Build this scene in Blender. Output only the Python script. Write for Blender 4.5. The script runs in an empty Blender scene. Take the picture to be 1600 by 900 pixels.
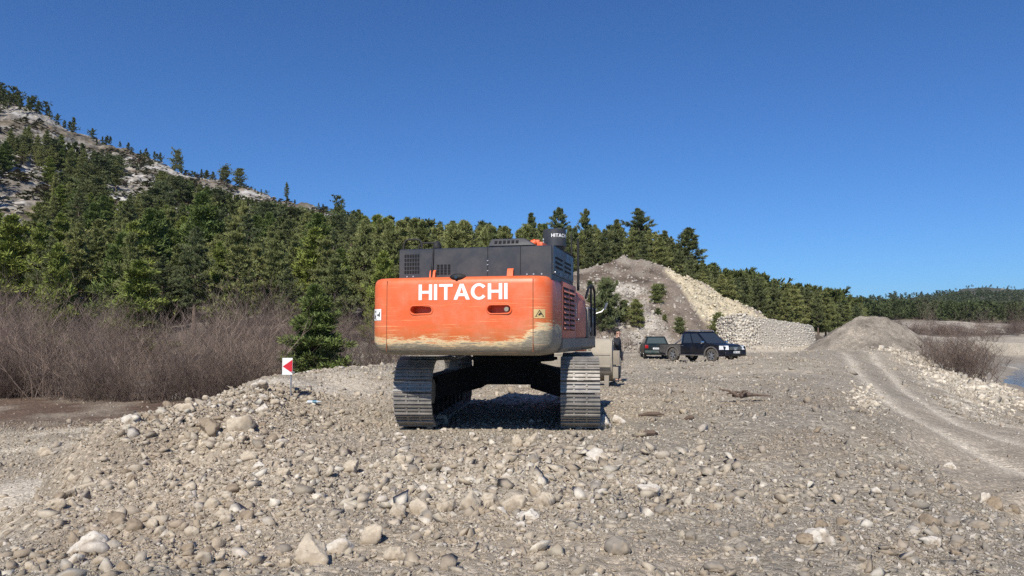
import bpy, bmesh, math, random
import numpy as np
from mathutils import Vector, Matrix

# ------------------------------------------------------------------ camera, sky, sun, exposure
SC = bpy.context.scene
COL = SC.collection
R = math.radians
CAM_Z = 1.5
F = 1155.0                       # focal length in photo pixels (1600 wide)
PITCH = math.atan(75.0 / F)
cam_d = bpy.data.cameras.new("camera")
cam_d.sensor_width = 36.0
cam_d.lens = F / 1600.0 * 36.0
cam_d.clip_start = 0.05
cam_d.clip_end = 20000.0
cam = bpy.data.objects.new("camera", cam_d)
cam.location = (0, 0, CAM_Z)
cam.rotation_euler = (math.pi / 2 + PITCH, 0, 0)
COL.objects.link(cam)
SC.camera = cam

SUN_AZ, SUN_EL = 16.0, 44.0      # sun behind the camera, a little to the left
SUN_DIR = Vector((-math.sin(R(SUN_AZ)) * math.cos(R(SUN_EL)), -math.cos(R(SUN_AZ)) * math.cos(R(SUN_EL)), math.sin(R(SUN_EL))))
world = bpy.data.worlds.new("World")
SC.world = world
world.use_nodes = True
wn = world.node_tree
for n in list(wn.nodes):
    wn.nodes.remove(n)
w_out = wn.nodes.new("ShaderNodeOutputWorld")
w_bg = wn.nodes.new("ShaderNodeBackground")
sky = wn.nodes.new("ShaderNodeTexSky")
sky.sky_type = 'NISHITA'
sky.sun_disc = False
sky.sun_elevation = R(SUN_EL)
sky.sun_rotation = R(180 + SUN_AZ)
sky.altitude = 600
sky.air_density = 1.0
sky.dust_density = 0.15
sky.ozone_density = 2.2
w_hs = wn.nodes.new("ShaderNodeHueSaturation")
w_hs.inputs["Saturation"].default_value = 1.0
w_bg.inputs[1].default_value = 0.100
wn.links.new(sky.outputs[0], w_hs.inputs["Color"])
w_tint = wn.nodes.new("ShaderNodeMix"); w_tint.data_type = 'RGBA'; w_tint.blend_type = 'MULTIPLY'
w_tint.inputs[0].default_value = 1.0
w_tint.inputs[7].default_value = (0.31, 0.595, 0.98, 1)
wn.links.new(w_hs.outputs[0], w_tint.inputs[6])
wn.links.new(w_tint.outputs[2], w_bg.inputs[0])
wn.links.new(w_bg.outputs[0], w_out.inputs[0])

sun_d = bpy.data.lights.new("sun", 'SUN')
sun_d.energy = 4.9
sun_d.angle = R(0.5)
sun_d.color = (1.0, 0.94, 0.85)
sun = bpy.data.objects.new("sun", sun_d)
sun.rotation_euler = SUN_DIR.to_track_quat('Z', 'Y').to_euler()
sun.location = (-20, -30, 40)
COL.objects.link(sun)

SC.view_settings.view_transform = 'Standard'
SC.view_settings.look = 'None'
SC.view_settings.exposure = 0.20
SC.view_settings.gamma = 1.0
SC.view_settings.use_curve_mapping = False
SC.cycles.max_bounces = 6
SC.cycles.diffuse_bounces = 3
SC.cycles.transparent_max_bounces = 6
SC.cycles.use_denoising = False

rng = np.random.default_rng(7)
rnd = random.Random(7)

# ------------------------------------------------------------------ helpers
def tag(o, label=None, cat=None, group=None, kind=None):
    if label: o["label"] = label
    if cat: o["category"] = cat
    if group: o["group"] = group
    if kind: o["kind"] = kind
    return o

def empty(name, loc=(0, 0, 0), rz=0.0):
    o = bpy.data.objects.new(name, None)
    o.location = loc
    o.rotation_euler = (0, 0, rz)
    o.empty_display_size = 0.3
    COL.objects.link(o)
    return o

def np_mesh(name, V, Fs, mats=(), col=None, smooth=False, midx=None):
    """V (n,3); Fs (m,k) one polygon size."""
    V = np.asarray(V, dtype=np.float32)
    Fs = np.asarray(Fs, dtype=np.int32)
    m, k = Fs.shape
    me = bpy.data.meshes.new(name)
    me.vertices.add(len(V))
    me.vertices.foreach_set("co", V.ravel())
    me.loops.add(m * k)
    me.loops.foreach_set("vertex_index", Fs.ravel())
    me.polygons.add(m)
    me.polygons.foreach_set("loop_start", np.arange(0, m * k, k, dtype=np.int32))
    me.polygons.foreach_set("loop_total", np.full(m, k, dtype=np.int32))
    if smooth:
        me.polygons.foreach_set("use_smooth", np.ones(m, dtype=bool))
    if midx is not None:
        me.polygons.foreach_set("material_index", np.asarray(midx, dtype=np.int32))
    for mt in mats:
        me.materials.append(mt)
    if col is not None:
        c = np.ones((len(V), 4), dtype=np.float32)
        c[:, :3] = col
        a = me.color_attributes.new("Col", 'FLOAT_COLOR', 'POINT')
        a.data.foreach_set("color", c.ravel())
    me.update()
    me.validate()
    return me

def link(name, me, parent=None, loc=None):
    o = bpy.data.objects.new(name, me)
    if loc is not None: o.location = loc
    COL.objects.link(o)
    if parent is not None: o.parent = parent
    return o

class MB:
    """collects shapes and links them as one mesh object"""
    def __init__(s):
        s.bm = bmesh.new()
    def box(s, c, d, rot=None, bevel=0.0):
        r = bmesh.ops.create_cube(s.bm, size=1.0)
        vs = r['verts']
        M = Matrix.Translation(Vector(c)) @ (rot.to_4x4() if rot is not None else Matrix()) @ Matrix.Diagonal((d[0], d[1], d[2], 1))
        bmesh.ops.transform(s.bm, matrix=M, verts=vs)
        if bevel > 0:
            es = list({e for v in vs for e in v.link_edges})
            bmesh.ops.bevel(s.bm, geom=es, offset=bevel, segments=2, affect='EDGES', profile=0.5)
        return s
    def cyl(s, a, b, r0, r1=None, n=12, cap=True):
        a, b = Vector(a), Vector(b)
        r1 = r0 if r1 is None else r1
        d = b - a
        M = Matrix.Translation((a + b) / 2) @ d.to_track_quat('Z', 'Y').to_matrix().to_4x4()
        bmesh.ops.create_cone(s.bm, cap_ends=cap, segments=n, radius1=r0, radius2=r1, depth=d.length, matrix=M)
        return s
    def tube(s, pts, r, n=8, closed=False):
        pts = [Vector(p) for p in pts]
        rs = r if isinstance(r, (list, tuple)) else [r] * len(pts)
        rings = []
        up = Vector((0, 0, 1))
        for i, p in enumerate(pts):
            if closed:
                t = (pts[(i + 1) % len(pts)] - pts[i - 1]).normalized()
            else:
                t = (pts[min(i + 1, len(pts) - 1)] - pts[max(i - 1, 0)]).normalized()
            u = t.cross(up)
            if u.length < 0.05: u = t.cross(Vector((1, 0, 0)))
            u.normalize()
            if rings and u.dot(lastu) < 0: u = -u
            lastu = u
            v = t.cross(u).normalized()
            rings.append([s.bm.verts.new(p + rs[i] * (math.cos(2 * math.pi * k / n) * u + math.sin(2 * math.pi * k / n) * v)) for k in range(n)])
        m = len(rings)
        for i in range(m if closed else m - 1):
            A, B = rings[i], rings[(i + 1) % m]
            for k in range(n):
                s.bm.faces.new((A[k], A[(k + 1) % n], B[(k + 1) % n], B[k]))
        if not closed:
            s.bm.faces.new(list(reversed(rings[0])))
            s.bm.faces.new(rings[-1])
        return s
    def prism(s, poly, axis, a, b):
        """polygon in the two other axes extruded from a to b along axis (0,1,2)"""
        def mk(p, t):
            q = [0, 0, 0]; o = [i for i in range(3) if i != axis]
            q[o[0]], q[o[1]], q[axis] = p[0], p[1], t
            return s.bm.verts.new(q)
        A = [mk(p, a) for p in poly]; B = [mk(p, b) for p in poly]
        n = len(poly)
        s.bm.faces.new(list(reversed(A))); s.bm.faces.new(B)
        for i in range(n):
            s.bm.faces.new((A[i], A[(i + 1) % n], B[(i + 1) % n], B[i]))
        return s
    def loft(s, loops, cap=True):
        rings = [[s.bm.verts.new(p) for p in lp] for lp in loops]
        n = len(loops[0])
        for A, B in zip(rings[:-1], rings[1:]):
            for k in range(n):
                s.bm.faces.new((A[k], A[(k + 1) % n], B[(k + 1) % n], B[k]))
        if cap:
            s.bm.faces.new(list(reversed(rings[0]))); s.bm.faces.new(rings[-1])
        return s
    def quad(s, ps):
        s.bm.faces.new([s.bm.verts.new(p) for p in ps]); return s
    def ball(s, c, r, sub=2, sc=(1, 1, 1)):
        M = Matrix.Translation(Vector(c)) @ Matrix.Diagonal((r * sc[0], r * sc[1], r * sc[2], 1))
        bmesh.ops.create_icosphere(s.bm, subdivisions=sub, radius=1.0, matrix=M); return s
    def bevel_all(s, off, seg=2, ang=40):
        es = [e for e in s.bm.edges if len(e.link_faces) == 2 and e.calc_face_angle(0) > R(ang)]
        bmesh.ops.bevel(s.bm, geom=es, offset=off, segments=seg, affect='EDGES', profile=0.5, clamp_overlap=True)
        return s
    def mesh(s, name, mats, smooth=None):
        bmesh.ops.recalc_face_normals(s.bm, faces=s.bm.faces[:])
        me = bpy.data.meshes.new(name)
        s.bm.to_mesh(me); s.bm.free()
        for m in (mats if isinstance(mats, (list, tuple)) else [mats]):
            me.materials.append(m)
        if smooth is not None:
            me.polygons.foreach_set("use_smooth", np.ones(len(me.polygons), dtype=bool))
            try: me.set_sharp_from_angle(angle=R(smooth))
            except Exception: pass
        return me
    def build(s, name, mat, parent=None, smooth=35, loc=None):
        return link(name, s.mesh(name, mat, smooth), parent, loc)

def apply_mods(o):
    dg = bpy.context.evaluated_depsgraph_get()
    me = bpy.data.meshes.new_from_object(o.evaluated_get(dg))
    old = o.data
    o.modifiers.clear()
    o.data = me
    return o

def boolean_cut(o, cutter_mb):
    c = cutter_mb.build("cutter", [], None, None)
    bpy.context.view_layer.update(); c.matrix_world = o.matrix_world.copy()
    md = o.modifiers.new("cut", 'BOOLEAN'); md.operation = 'DIFFERENCE'; md.object = c; md.solver = 'EXACT'
    bpy.context.view_layer.update()
    apply_mods(o)
    bpy.data.objects.remove(c, do_unlink=True)

def copy_tree(o, parent=None):
    c = o.copy(); COL.objects.link(c); c.parent = parent
    for ch in list(o.children):
        copy_tree(ch, c)
    return c

# ------------------------------------------------------------------ materials
def new_mat(name):
    m = bpy.data.materials.new(name); m.use_nodes = True
    nt = m.node_tree
    b = nt.nodes["Principled BSDF"]
    return m, nt, b

def N(nt, typ, **kw):
    n = nt.nodes.new(typ)
    for k, v in kw.items():
        if k in ("operation", "blend_type", "data_type", "feature", "distance", "attribute_name", "noise_dimensions", "invert", "interpolation_type", "clamp"):
            setattr(n, k, v)
        else:
            n.inputs[k].default_value = v
    return n

def ramp(nt, fac, stops):
    r = nt.nodes.new("ShaderNodeValToRGB")
    el = r.color_ramp.elements
    while len(el) > 1: el.remove(el[0])
    el[0].position, el[0].color = stops[0][0], (*stops[0][1], 1) if len(stops[0][1]) == 3 else stops[0][1]
    for p, c in stops[1:]:
        e = el.new(p); e.color = (*c, 1)
    nt.links.new(fac, r.inputs[0])
    return r

def g3(v): return (v, v, v)

def mixc(nt, fac, a, b, blend='MIX'):
    n = nt.nodes.new("ShaderNodeMix"); n.data_type = 'RGBA'; n.blend_type = blend
    for sock, val in ((n.inputs[0], fac), (n.inputs[6], a), (n.inputs[7], b)):
        if hasattr(val, "is_output"): nt.links.new(val, sock)
        elif isinstance(val, (tuple, list)): sock.default_value = (*val, 1) if len(val) == 3 else val
        else: sock.default_value = val
    return n.outputs[2]

def texco(nt, kind="Object", scale=(1, 1, 1), loc=(0, 0, 0)):
    t = nt.nodes.new("ShaderNodeTexCoord"); m = nt.nodes.new("ShaderNodeMapping")
    m.inputs["Scale"].default_value = scale; m.inputs["Location"].default_value = loc
    nt.links.new(t.outputs[kind], m.inputs[0])
    return m.outputs[0]

def noise(nt, vec, scale, detail=5, rough=0.6, out=0):
    n = nt.nodes.new("ShaderNodeTexNoise")
    n.inputs["Scale"].default_value = scale; n.inputs["Detail"].default_value = detail; n.inputs["Roughness"].default_value = rough
    nt.links.new(vec, n.inputs["Vector"]); return n.outputs[out]

def bump(nt, h, strength, dist, b):
    n = nt.nodes.new("ShaderNodeBump"); n.inputs["Strength"].default_value = strength; n.inputs["Distance"].default_value = dist
    nt.links.new(h, n.inputs["Height"]); nt.links.new(n.outputs[0], b.inputs["Normal"]); return n

def plain(name, col, rough=0.6, metal=0.0, var=0.25, scale=6.0, dust=None, dust_amt=0.4, spec=0.5):
    """a paint or metal with uneven tone and, where given, settled dust"""
    m, nt, b = new_mat(name)
    v = texco(nt)
    nz = noise(nt, v, scale, 6, 0.65)
    rr = ramp(nt, nz, [(0.25, g3(1 - var)), (0.75, g3(1 + var * 0.5))])
    c = mixc(nt, 1.0, col, rr.outputs[0], 'MULTIPLY')
    if dust is not None:
        n2 = noise(nt, v, scale * 0.45, 8, 0.7)
        f = ramp(nt, n2, [(0.5 - dust_amt * 0.4, g3(0)), (0.75, g3(dust_amt))])
        c = mixc(nt, f.outputs[0], c, dust)
        r2 = ramp(nt, n2, [(0.3, g3(rough)), (0.7, g3(min(1, rough + 0.3)))])
        nt.links.new(r2.outputs[0], b.inputs["Roughness"])
    else:
        b.inputs["Roughness"].default_value = rough
    nt.links.new(c, b.inputs["Base Color"])
    b.inputs["Metallic"].default_value = metal
    b.inputs["Specular IOR Level"].default_value = spec
    return m

DUST = (0.36, 0.31, 0.24)
M_black = plain("black_rubber", (0.012, 0.012, 0.013), 0.6, dust=DUST, dust_amt=0.15)
M_dark = plain("charcoal_paint", (0.033, 0.036, 0.044), 0.42, var=0.2, scale=4, dust=DUST, dust_amt=0.16)
M_belly = plain("shade_darkened_steel", (0.012, 0.011, 0.010), 0.7, dust=DUST, dust_amt=0.05)  # near black tone stands in for the shade underneath
M_hole = plain("dark_opening", (0.006, 0.006, 0.007), 0.9, var=0.1)
M_steel = plain("worn_track_steel", (0.30, 0.285, 0.265), 0.42, metal=0.35, var=0.55, scale=9, dust=(0.40, 0.35, 0.28), dust_amt=0.55)
M_sideorange = plain("orange_paint_dust_skytone", (0.66, 0.15, 0.07), 0.5, var=0.2, scale=3, dust=(0.50, 0.34, 0.27), dust_amt=0.6)  # pale pinkish dust also stands in for sky light on the shaded side
M_orange = plain("orange_paint", (0.80, 0.13, 0.032), 0.45, var=0.18, scale=3, dust=DUST, dust_amt=0.15)
M_dustgrey = plain("dusty_grey_steel", (0.24, 0.21, 0.17), 0.7, metal=0.1, var=0.3, scale=4, dust=(0.42, 0.37, 0.29), dust_amt=0.6)
M_bucket = plain("earth_covered_steel", (0.38, 0.34, 0.27), 0.8, metal=0.05, var=0.35, scale=3, dust=(0.44, 0.39, 0.31), dust_amt=0.6)
M_white = plain("white_decal", (0.85, 0.85, 0.83), 0.5, var=0.1, scale=8)
M_whitepaint = plain("white_paint", (0.8, 0.8, 0.78), 0.5, var=0.08, scale=10)
M_signred = plain("sign_red", (0.6, 0.02, 0.035), 0.4, var=0.15, scale=10)
M_galv = plain("galvanised_steel", (0.45, 0.46, 0.47), 0.45, metal=0.7, var=0.25)
M_chrome = plain("bright_steel", (0.75, 0.75, 0.75), 0.2, metal=1.0, var=0.1)
M_navy = plain("navy_car_paint", (0.003, 0.004, 0.009), 0.25, var=0.1, scale=2, dust=DUST, dust_amt=0.04)
M_greencar = plain("dark_green_car_paint", (0.005, 0.012, 0.013), 0.22, var=0.1, scale=2, dust=DUST, dust_amt=0.05)
M_greytrim = plain("grey_plastic_trim", (0.09, 0.085, 0.08), 0.6, var=0.2, dust=DUST, dust_amt=0.4)
M_tyre = plain("tyre_rubber", (0.025, 0.024, 0.023), 0.85, dust=DUST, dust_amt=0.5)
M_alloy = plain("alloy_rim", (0.5, 0.5, 0.5), 0.35, metal=0.8, var=0.15)
M_glass = plain("tinted_window", (0.03, 0.036, 0.042), 0.05, var=0.1, spec=0.8)
M_lampglass = plain("headlamp_glass", (0.85, 0.86, 0.88), 0.15, var=0.1)
M_redlamp = plain("rear_lamp_red", (0.35, 0.01, 0.01), 0.2, var=0.1)
M_skin = plain("skin", (0.45, 0.26, 0.18), 0.5, var=0.08)
M_jacket = plain("black_jacket", (0.012, 0.013, 0.018), 0.8, var=0.3, scale=10)
M_trousers = plain("dark_trousers", (0.025, 0.027, 0.035), 0.85, var=0.3, scale=10)
M_hair = plain("dark_hair", (0.015, 0.011, 0.009), 0.7, var=0.3, scale=30)
M_bluelit = plain("blue_wrapper", (0.06, 0.18, 0.26), 0.4, var=0.3, scale=20)
M_bark = plain("pine_bark", (0.16, 0.115, 0.085), 0.9, var=0.5, scale=5)
M_log = plain("weathered_wood", (0.13, 0.09, 0.065), 0.9, var=0.5, scale=9)
M_yellowsticker = plain("faded_yellow_sticker", (0.62, 0.45, 0.20), 0.6, var=0.3, scale=14)

def counterweight_mat():
    m, nt, b = new_mat("worn_orange_counterweight")
    t = nt.nodes.new("ShaderNodeTexCoord"); sep = nt.nodes.new("ShaderNodeSeparateXYZ")
    nt.links.new(t.outputs["Object"], sep.inputs[0])
    vs = texco(nt, scale=(1.0, 1.0, 7.0)); vi = texco(nt)
    streak = noise(nt, vs, 3.0, 8, 0.7)
    fine = noise(nt, vs, 13.0, 8, 0.75)
    big = noise(nt, vi, 1.6, 4, 0.6)
    # how far up the rub marks reach: z + streaks, more on the right corner
    def math_(op, a, bb):
        n = nt.nodes.new("ShaderNodeMath"); n.operation = op
        for s_, v_ in ((n.inputs[0], a), (n.inputs[1], bb)):
            if hasattr(v_, "is_output"): nt.links.new(v_, s_)
            else: s_.default_value = v_
        return n.outputs[0]
    z = sep.outputs[2]
    zz = math_('ADD', z, math_('MULTIPLY', math_('SUBTRACT', streak, 0.5), 0.50))
    zz = math_('ADD', zz, math_('MULTIPLY', math_('SUBTRACT', fine, 0.5), 0.30))
    xr = math_('MAXIMUM', math_('SUBTRACT', sep.outputs[0], 0.98), 0.0)
    zz = math_('SUBTRACT', zz, math_('MULTIPLY', math_('MINIMUM', xr, 0.25), 0.9))
    xl = math_('MAXIMUM', math_('SUBTRACT', -1.2, sep.outputs[0]), 0.0)
    zz = math_('SUBTRACT', zz, math_('MULTIPLY', xl, 0.5))
    zn = nt.nodes.new("ShaderNodeMapRange"); zn.inputs[1].default_value = 1.2; zn.inputs[2].default_value = 2.4
    nt.links.new(zz, zn.inputs[0])
    orange = mixc(nt, ramp(nt, fine, [(0.3, g3(0)), (0.8, g3(1))]).outputs[0], (0.68, 0.105, 0.024), (0.74, 0.150, 0.042))
    orange = mixc(nt, ramp(nt, big, [(0.45, g3(0)), (0.75, g3(0.5))]).outputs[0], orange, (0.76, 0.19, 0.075))
    grey = mixc(nt, ramp(nt, fine, [(0.35, g3(0)), (0.7, g3(1))]).outputs[0], (0.15, 0.135, 0.10), (0.42, 0.37, 0.27))
    cream = (0.78, 0.60, 0.33)
    deep = (0.54, 0.125, 0.022)
    f1 = ramp(nt, zn.outputs[0], [(0.12, g3(0)), (0.175, g3(1))]).outputs[0]      # grey -> cream
    f2 = ramp(nt, zn.outputs[0], [(0.175, g3(0)), (0.225, g3(1))]).outputs[0]       # cream -> deep orange
    f3 = ramp(nt, zn.outputs[0], [(0.225, g3(0)), (0.42, g3(1))]).outputs[0]       # deep -> orange
    c = mixc(nt, f1, grey, cream); c = mixc(nt, f2, c, deep); c = mixc(nt, f3, c, orange)
    dst = noise(nt, vi, 2.6, 8, 0.7)
    c = mixc(nt, ramp(nt, dst, [(0.45, g3(0)), (0.72, g3(0.30))]).outputs[0], c, (0.52, 0.34, 0.22))
    # scratches through the paint, horizontal
    vsc = texco(nt, scale=(0.7, 0.7, 30.0), loc=(3.1, 0, 0))
    scr = noise(nt, vsc, 2.2, 3, 0.5)
    sf = ramp(nt, scr, [(0.62, g3(0)), (0.68, g3(0.6))]).outputs[0]
    zlow = ramp(nt, zn.outputs[0], [(0.3, g3(1)), (0.75, g3(0.15))]).outputs[0]
    c = mixc(nt, math_('MULTIPLY', sf, zlow), c, (0.85, 0.50, 0.22))
    # grime spots
    sp = noise(nt, vi, 9.0, 6, 0.8)
    c = mixc(nt, ramp(nt, sp, [(0.70, g3(0)), (0.78, g3(0.4))]).outputs[0], c, (0.12, 0.07, 0.04))
    nt.links.new(c, b.inputs["Base Color"])
    nt.links.new(ramp(nt, zn.outputs[0], [(0.25, g3(0.6)), (0.5, g3(0.42))]).outputs[0], b.inputs["Roughness"])
    bump(nt, fine, 0.12, 0.01, b)
    return m
M_cw = counterweight_mat()

def ground_mat():
    m, nt, b = new_mat("gravel_and_earth")
    at = nt.nodes.new("ShaderNodeAttribute"); at.attribute_name = "Col"
    v = texco(nt)
    n1 = noise(nt, v, 0.5, 6, 0.65); n2 = noise(nt, v, 7.0, 8, 0.75)
    c = mixc(nt, 1.0, at.outputs["Color"], ramp(nt, n1, [(0.3, g3(0.80)), (0.7, g3(1.14))]).outputs[0], 'MULTIPLY')
    c = mixc(nt, 1.0, c, ramp(nt, n2, [(0.25, g3(0.62)), (0.5, g3(1.0)), (0.75, g3(1.3))]).outputs[0], 'MULTIPLY')
    vo = nt.nodes.new("ShaderNodeTexVoronoi"); vo.inputs["Scale"].default_value = 22.0; vo.inputs["Randomness"].default_value = 1.0
    nt.links.new(v, vo.inputs["Vector"])
    vo2 = nt.nodes.new("ShaderNodeTexVoronoi"); vo2.inputs["Scale"].default_value = 60.0
    nt.links.new(v, vo2.inputs["Vector"])
    sepc = nt.nodes.new("ShaderNodeSeparateColor"); nt.links.new(vo.outputs["Color"], sepc.inputs[0])
    c = mixc(nt, 1.0, c, ramp(nt, sepc.outputs[0], [(0.0, g3(0.75)), (0.7, g3(1.0)), (0.95, g3(1.45))]).outputs[0], 'MULTIPLY')
    nt.links.new(c, b.inputs["Base Color"])
    b.inputs["Roughness"].default_value = 0.95
    b.inputs["Specular IOR Level"].default_value = 0.15
    def sub(a_, k):
        n = nt.nodes.new("ShaderNodeMath"); n.operation = 'MULTIPLY'; n.inputs[1].default_value = k; nt.links.new(a_, n.inputs[0]); return n.outputs[0]
    def add(a_, b_):
        n = nt.nodes.new("ShaderNodeMath"); nt.links.new(a_, n.inputs[0]); nt.links.new(b_, n.inputs[1]); return n.outputs[0]
    h = add(add(sub(vo.outputs["Distance"], -0.6), sub(vo2.outputs["Distance"], -0.25)), sub(n2, 1.0))
    bump(nt, h, 0.8, 0.035, b)
    return m
M_ground = ground_mat()

def rock_mat(name="loose_stone", attr=True, col=(0.4, 0.36, 0.3), bumpd=0.02):
    m, nt, b = new_mat(name)
    v = texco(nt)
    n1 = noise(nt, v, 14.0, 8, 0.7); n2 = noise(nt, v, 5.0, 5, 0.6)
    if attr:
        at = nt.nodes.new("ShaderNodeAttribute"); at.attribute_name = "Col"; c0 = at.outputs["Color"]
    else:
        c0 = col
    c = mixc(nt, 1.0, c0, ramp(nt, n1, [(0.3, g3(0.72)), (0.7, g3(1.2))]).outputs[0], 'MULTIPLY')
    n3 = noise(nt, v, 2.2, 7, 0.75)
    c = mixc(nt, ramp(nt, n2, [(0.50, g3(0)), (0.62, g3(0.75))]).outputs[0], c, (0.30, 0.24, 0.17))
    c = mixc(nt, ramp(nt, n3, [(0.55, g3(0)), (0.68, g3(0.8))]).outputs[0], c, (0.33, 0.275, 0.205))
    nt.links.new(c, b.inputs["Base Color"])
    b.inputs["Roughness"].default_value = 0.9; b.inputs["Specular IOR Level"].default_value = 0.2
    bump(nt, n1, 0.5, bumpd, b)
    return m
M_stone = rock_mat()
M_limestone = rock_mat("pale_limestone", False, (0.48, 0.41, 0.31))
M_whitestone = rock_mat("white_limestone", False, (0.58, 0.53, 0.45))
M_greystone = rock_mat("grey_river_stone", False, (0.255, 0.225, 0.185), 0.006)
M_brownstone = rock_mat("dark_earthy_stone", False, (0.26, 0.205, 0.145))

def leaf_mat(name, base, var, attr=False):
    m, nt, b = new_mat(name)
    if attr:
        at = nt.nodes.new("ShaderNodeAttribute"); at.attribute_name = "Col"; c = at.outputs["Color"]
    else:
        oi = nt.nodes.new("ShaderNodeObjectInfo")
        c = ramp(nt, oi.outputs["Random"], [(0.0, base), (0.5, tuple(0.5 * (a_ + b_) for a_, b_ in zip(base, var))), (1.0, var)]).outputs[0]
        at = nt.nodes.new("ShaderNodeAttribute"); at.attribute_name = "Col"
        c = mixc(nt, 1.0, c, at.outputs["Color"], 'MULTIPLY')
    nt.links.new(c, b.inputs["Base Color"])
    b.inputs["Roughness"].default_value = 0.65
    b.inputs["Specular IOR Level"].default_value = 0.2
    return m
M_needle = leaf_mat("pine_needles", (0.165, 0.188, 0.074), (0.265, 0.27, 0.102))
M_needle_young = leaf_mat("young_pine_needles", (0.18, 0.215, 0.055), (0.22, 0.25, 0.06))
M_needle_dark = leaf_mat("dark_pine_needles", (0.125, 0.15, 0.072), (0.18, 0.195, 0.082))
M_needle_dense = leaf_mat("dense_young_needles", (0.13, 0.17, 0.05), (0.14, 0.18, 0.055))
M_needle_far = leaf_mat("far_pine_needles", (0, 0, 0), (0, 0, 0), True)
M_twig = leaf_mat("bare_twigs", (0.118, 0.084, 0.069), (0.25, 0.190, 0.150))
M_twig_dark = leaf_mat("dark_bare_twigs", (0.11, 0.08, 0.065), (0.16, 0.12, 0.095))

def water_mat():
    m, nt, b = new_mat("river_water")
    v = texco(nt, scale=(1, 0.4, 1)); n = noise(nt, v, 1.2, 6, 0.6)
    b.inputs["Base Color"].default_value = (0.012, 0.035, 0.06, 1)
    b.inputs["Roughness"].default_value = 0.12
    bump(nt, n, 0.12, 0.2, b)
    return m
M_water = water_mat()

# ------------------------------------------------------------------ noise in numpy
def _hash(ix, iy, s):
    h = (ix.astype(np.int64) * 374761393 + iy.astype(np.int64) * 668265263 + s * 1442695041) & 0xFFFFFFFF
    h = ((h ^ (h >> 13)) * 1274126177) & 0xFFFFFFFF
    h = h ^ (h >> 16)
    return (h & 0xFFFFFF) / float(0xFFFFFF)

def vnoise(x, y, s=0):
    x = np.asarray(x, float); y = np.asarray(y, float)
    ix = np.floor(x); iy = np.floor(y); fx = x - ix; fy = y - iy
    fx = fx * fx * fx * (fx * (fx * 6 - 15) + 10); fy = fy * fy * fy * (fy * (fy * 6 - 15) + 10)
    a = _hash(ix, iy, s); b = _hash(ix + 1, iy, s); c = _hash(ix, iy + 1, s); d = _hash(ix + 1, iy + 1, s)
    return (a * (1 - fx) + b * fx) * (1 - fy) + (c * (1 - fx) + d * fx) * fy - 0.5

def fbm(x, y, o=4, s=0, g=0.5):
    t = 0; a = 1.0; f = 1.0
    for i in range(o):
        t = t + a * vnoise(x * f, y * f, s + i * 17); a *= g; f *= 2.03
    return t

def sstep(a, b, x):
    t = np.clip((x - a) / (b - a), 0, 1); return t * t * (3 - 2 * t)

# ------------------------------------------------------------------ terrain
def slope_of(py): return np.tan(PITCH + np.arctan((450.0 - np.asarray(py, float)) / F))
def z_at(py, Y): return CAM_Z + np.asarray(Y, float) * slope_of(py)
def P(px, py, Y):
    b = (450.0 - py) / F; a = (px - 800.0) / F
    k = Y / (math.cos(PITCH) - b * math.sin(PITCH))
    return Vector((a * k, Y, CAM_Z + k * (math.sin(PITCH) + b * math.cos(PITCH))))

# surveyed spot heights: (bearing as photo column, depth in m, height in m)
CP = []
def cp(px, Y, z): CP.append((px, Y, z))
def cy(px, py, Y): CP.append((px, Y, float(z_at(py, Y))))
for px in (-500, -200, 100, 400, 800, 1200, 1600, 2000):
    cp(px, 2.2, 0.0)
for px, z in ((-400, -.3), (0, 0.02), (200, .06), (500, .04), (800, .05), (1100, .03), (1400, .0), (1600, -.03), (2000, -.4)):
    cp(px, 4.6, z)
# pad
for px in (560, 700, 860, 1000, 1120):
    for Y in (7, 10, 14, 20, 30, 42):
        cp(px, Y, 0.0 if not (px == 860 and Y == 7) else 0.04)
cp(520, 7.5, .05); cp(520, 10, .03); cp(540, 14, 0); cp(540, 20, 0.03); cp(1200, 8, 0); cp(1200, 12, 0); cp(1230, 18, 0); cp(1220, 28, .05); cp(1200, 42, .1)
cp(1260, 12, 0); cp(1290, 15, -.02); cp(1350, 9, -.02); cp(1400, 7.5, -.03); cp(1240, 24, .02)
# left rubble heap
cy(350, 634, 12.6); cy(300, 646, 12.2); cy(245, 664, 11.8); cy(405, 615, 13.6); cy(455, 640, 13.6); cy(160, 694, 11.0); cy(95, 728, 9.7); cy(30, 806, 7.6); cp(30, 9.0, -1.1); cp(95, 11.3, -1.2); cp(160, 12.8, -1.1); cp(-100, 7.5, -1.0); cp(30, 10.5, -1.32); cp(95, 13, -1.34)
cy(400, 700, 9.4); cy(300, 720, 9.3); cy(200, 760, 8.2); cy(470, 700, 9.6); cy(100, 840, 6.2); cy(400, 600, 16.5); cy(440, 592, 19.0)
cp(330, 16.5, -.35); cp(240, 16, -.75); cp(150, 15, -1.1)
# lower left road and field
cp(40, 13, -1.32); cp(0, 15, -1.36); cp(100, 16, -1.33); cp(-150, 10, -1.35); cp(-150, 14, -1.4); cy(0, 695, 20); cy(100, 678, 21); cy(160, 666, 22.5); cp(-300, 20, -1.4); cp(-300, 30, -1.4)
cy(60, 642, 27); cy(210, 632, 28); cp(300, 24, -.9); cp(0, 36, -1.2); cp(200, 38, -1.15); cp(400, 36, -1.0); cp(560, 42, -.7); cp(-400, 45, -1)
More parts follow.
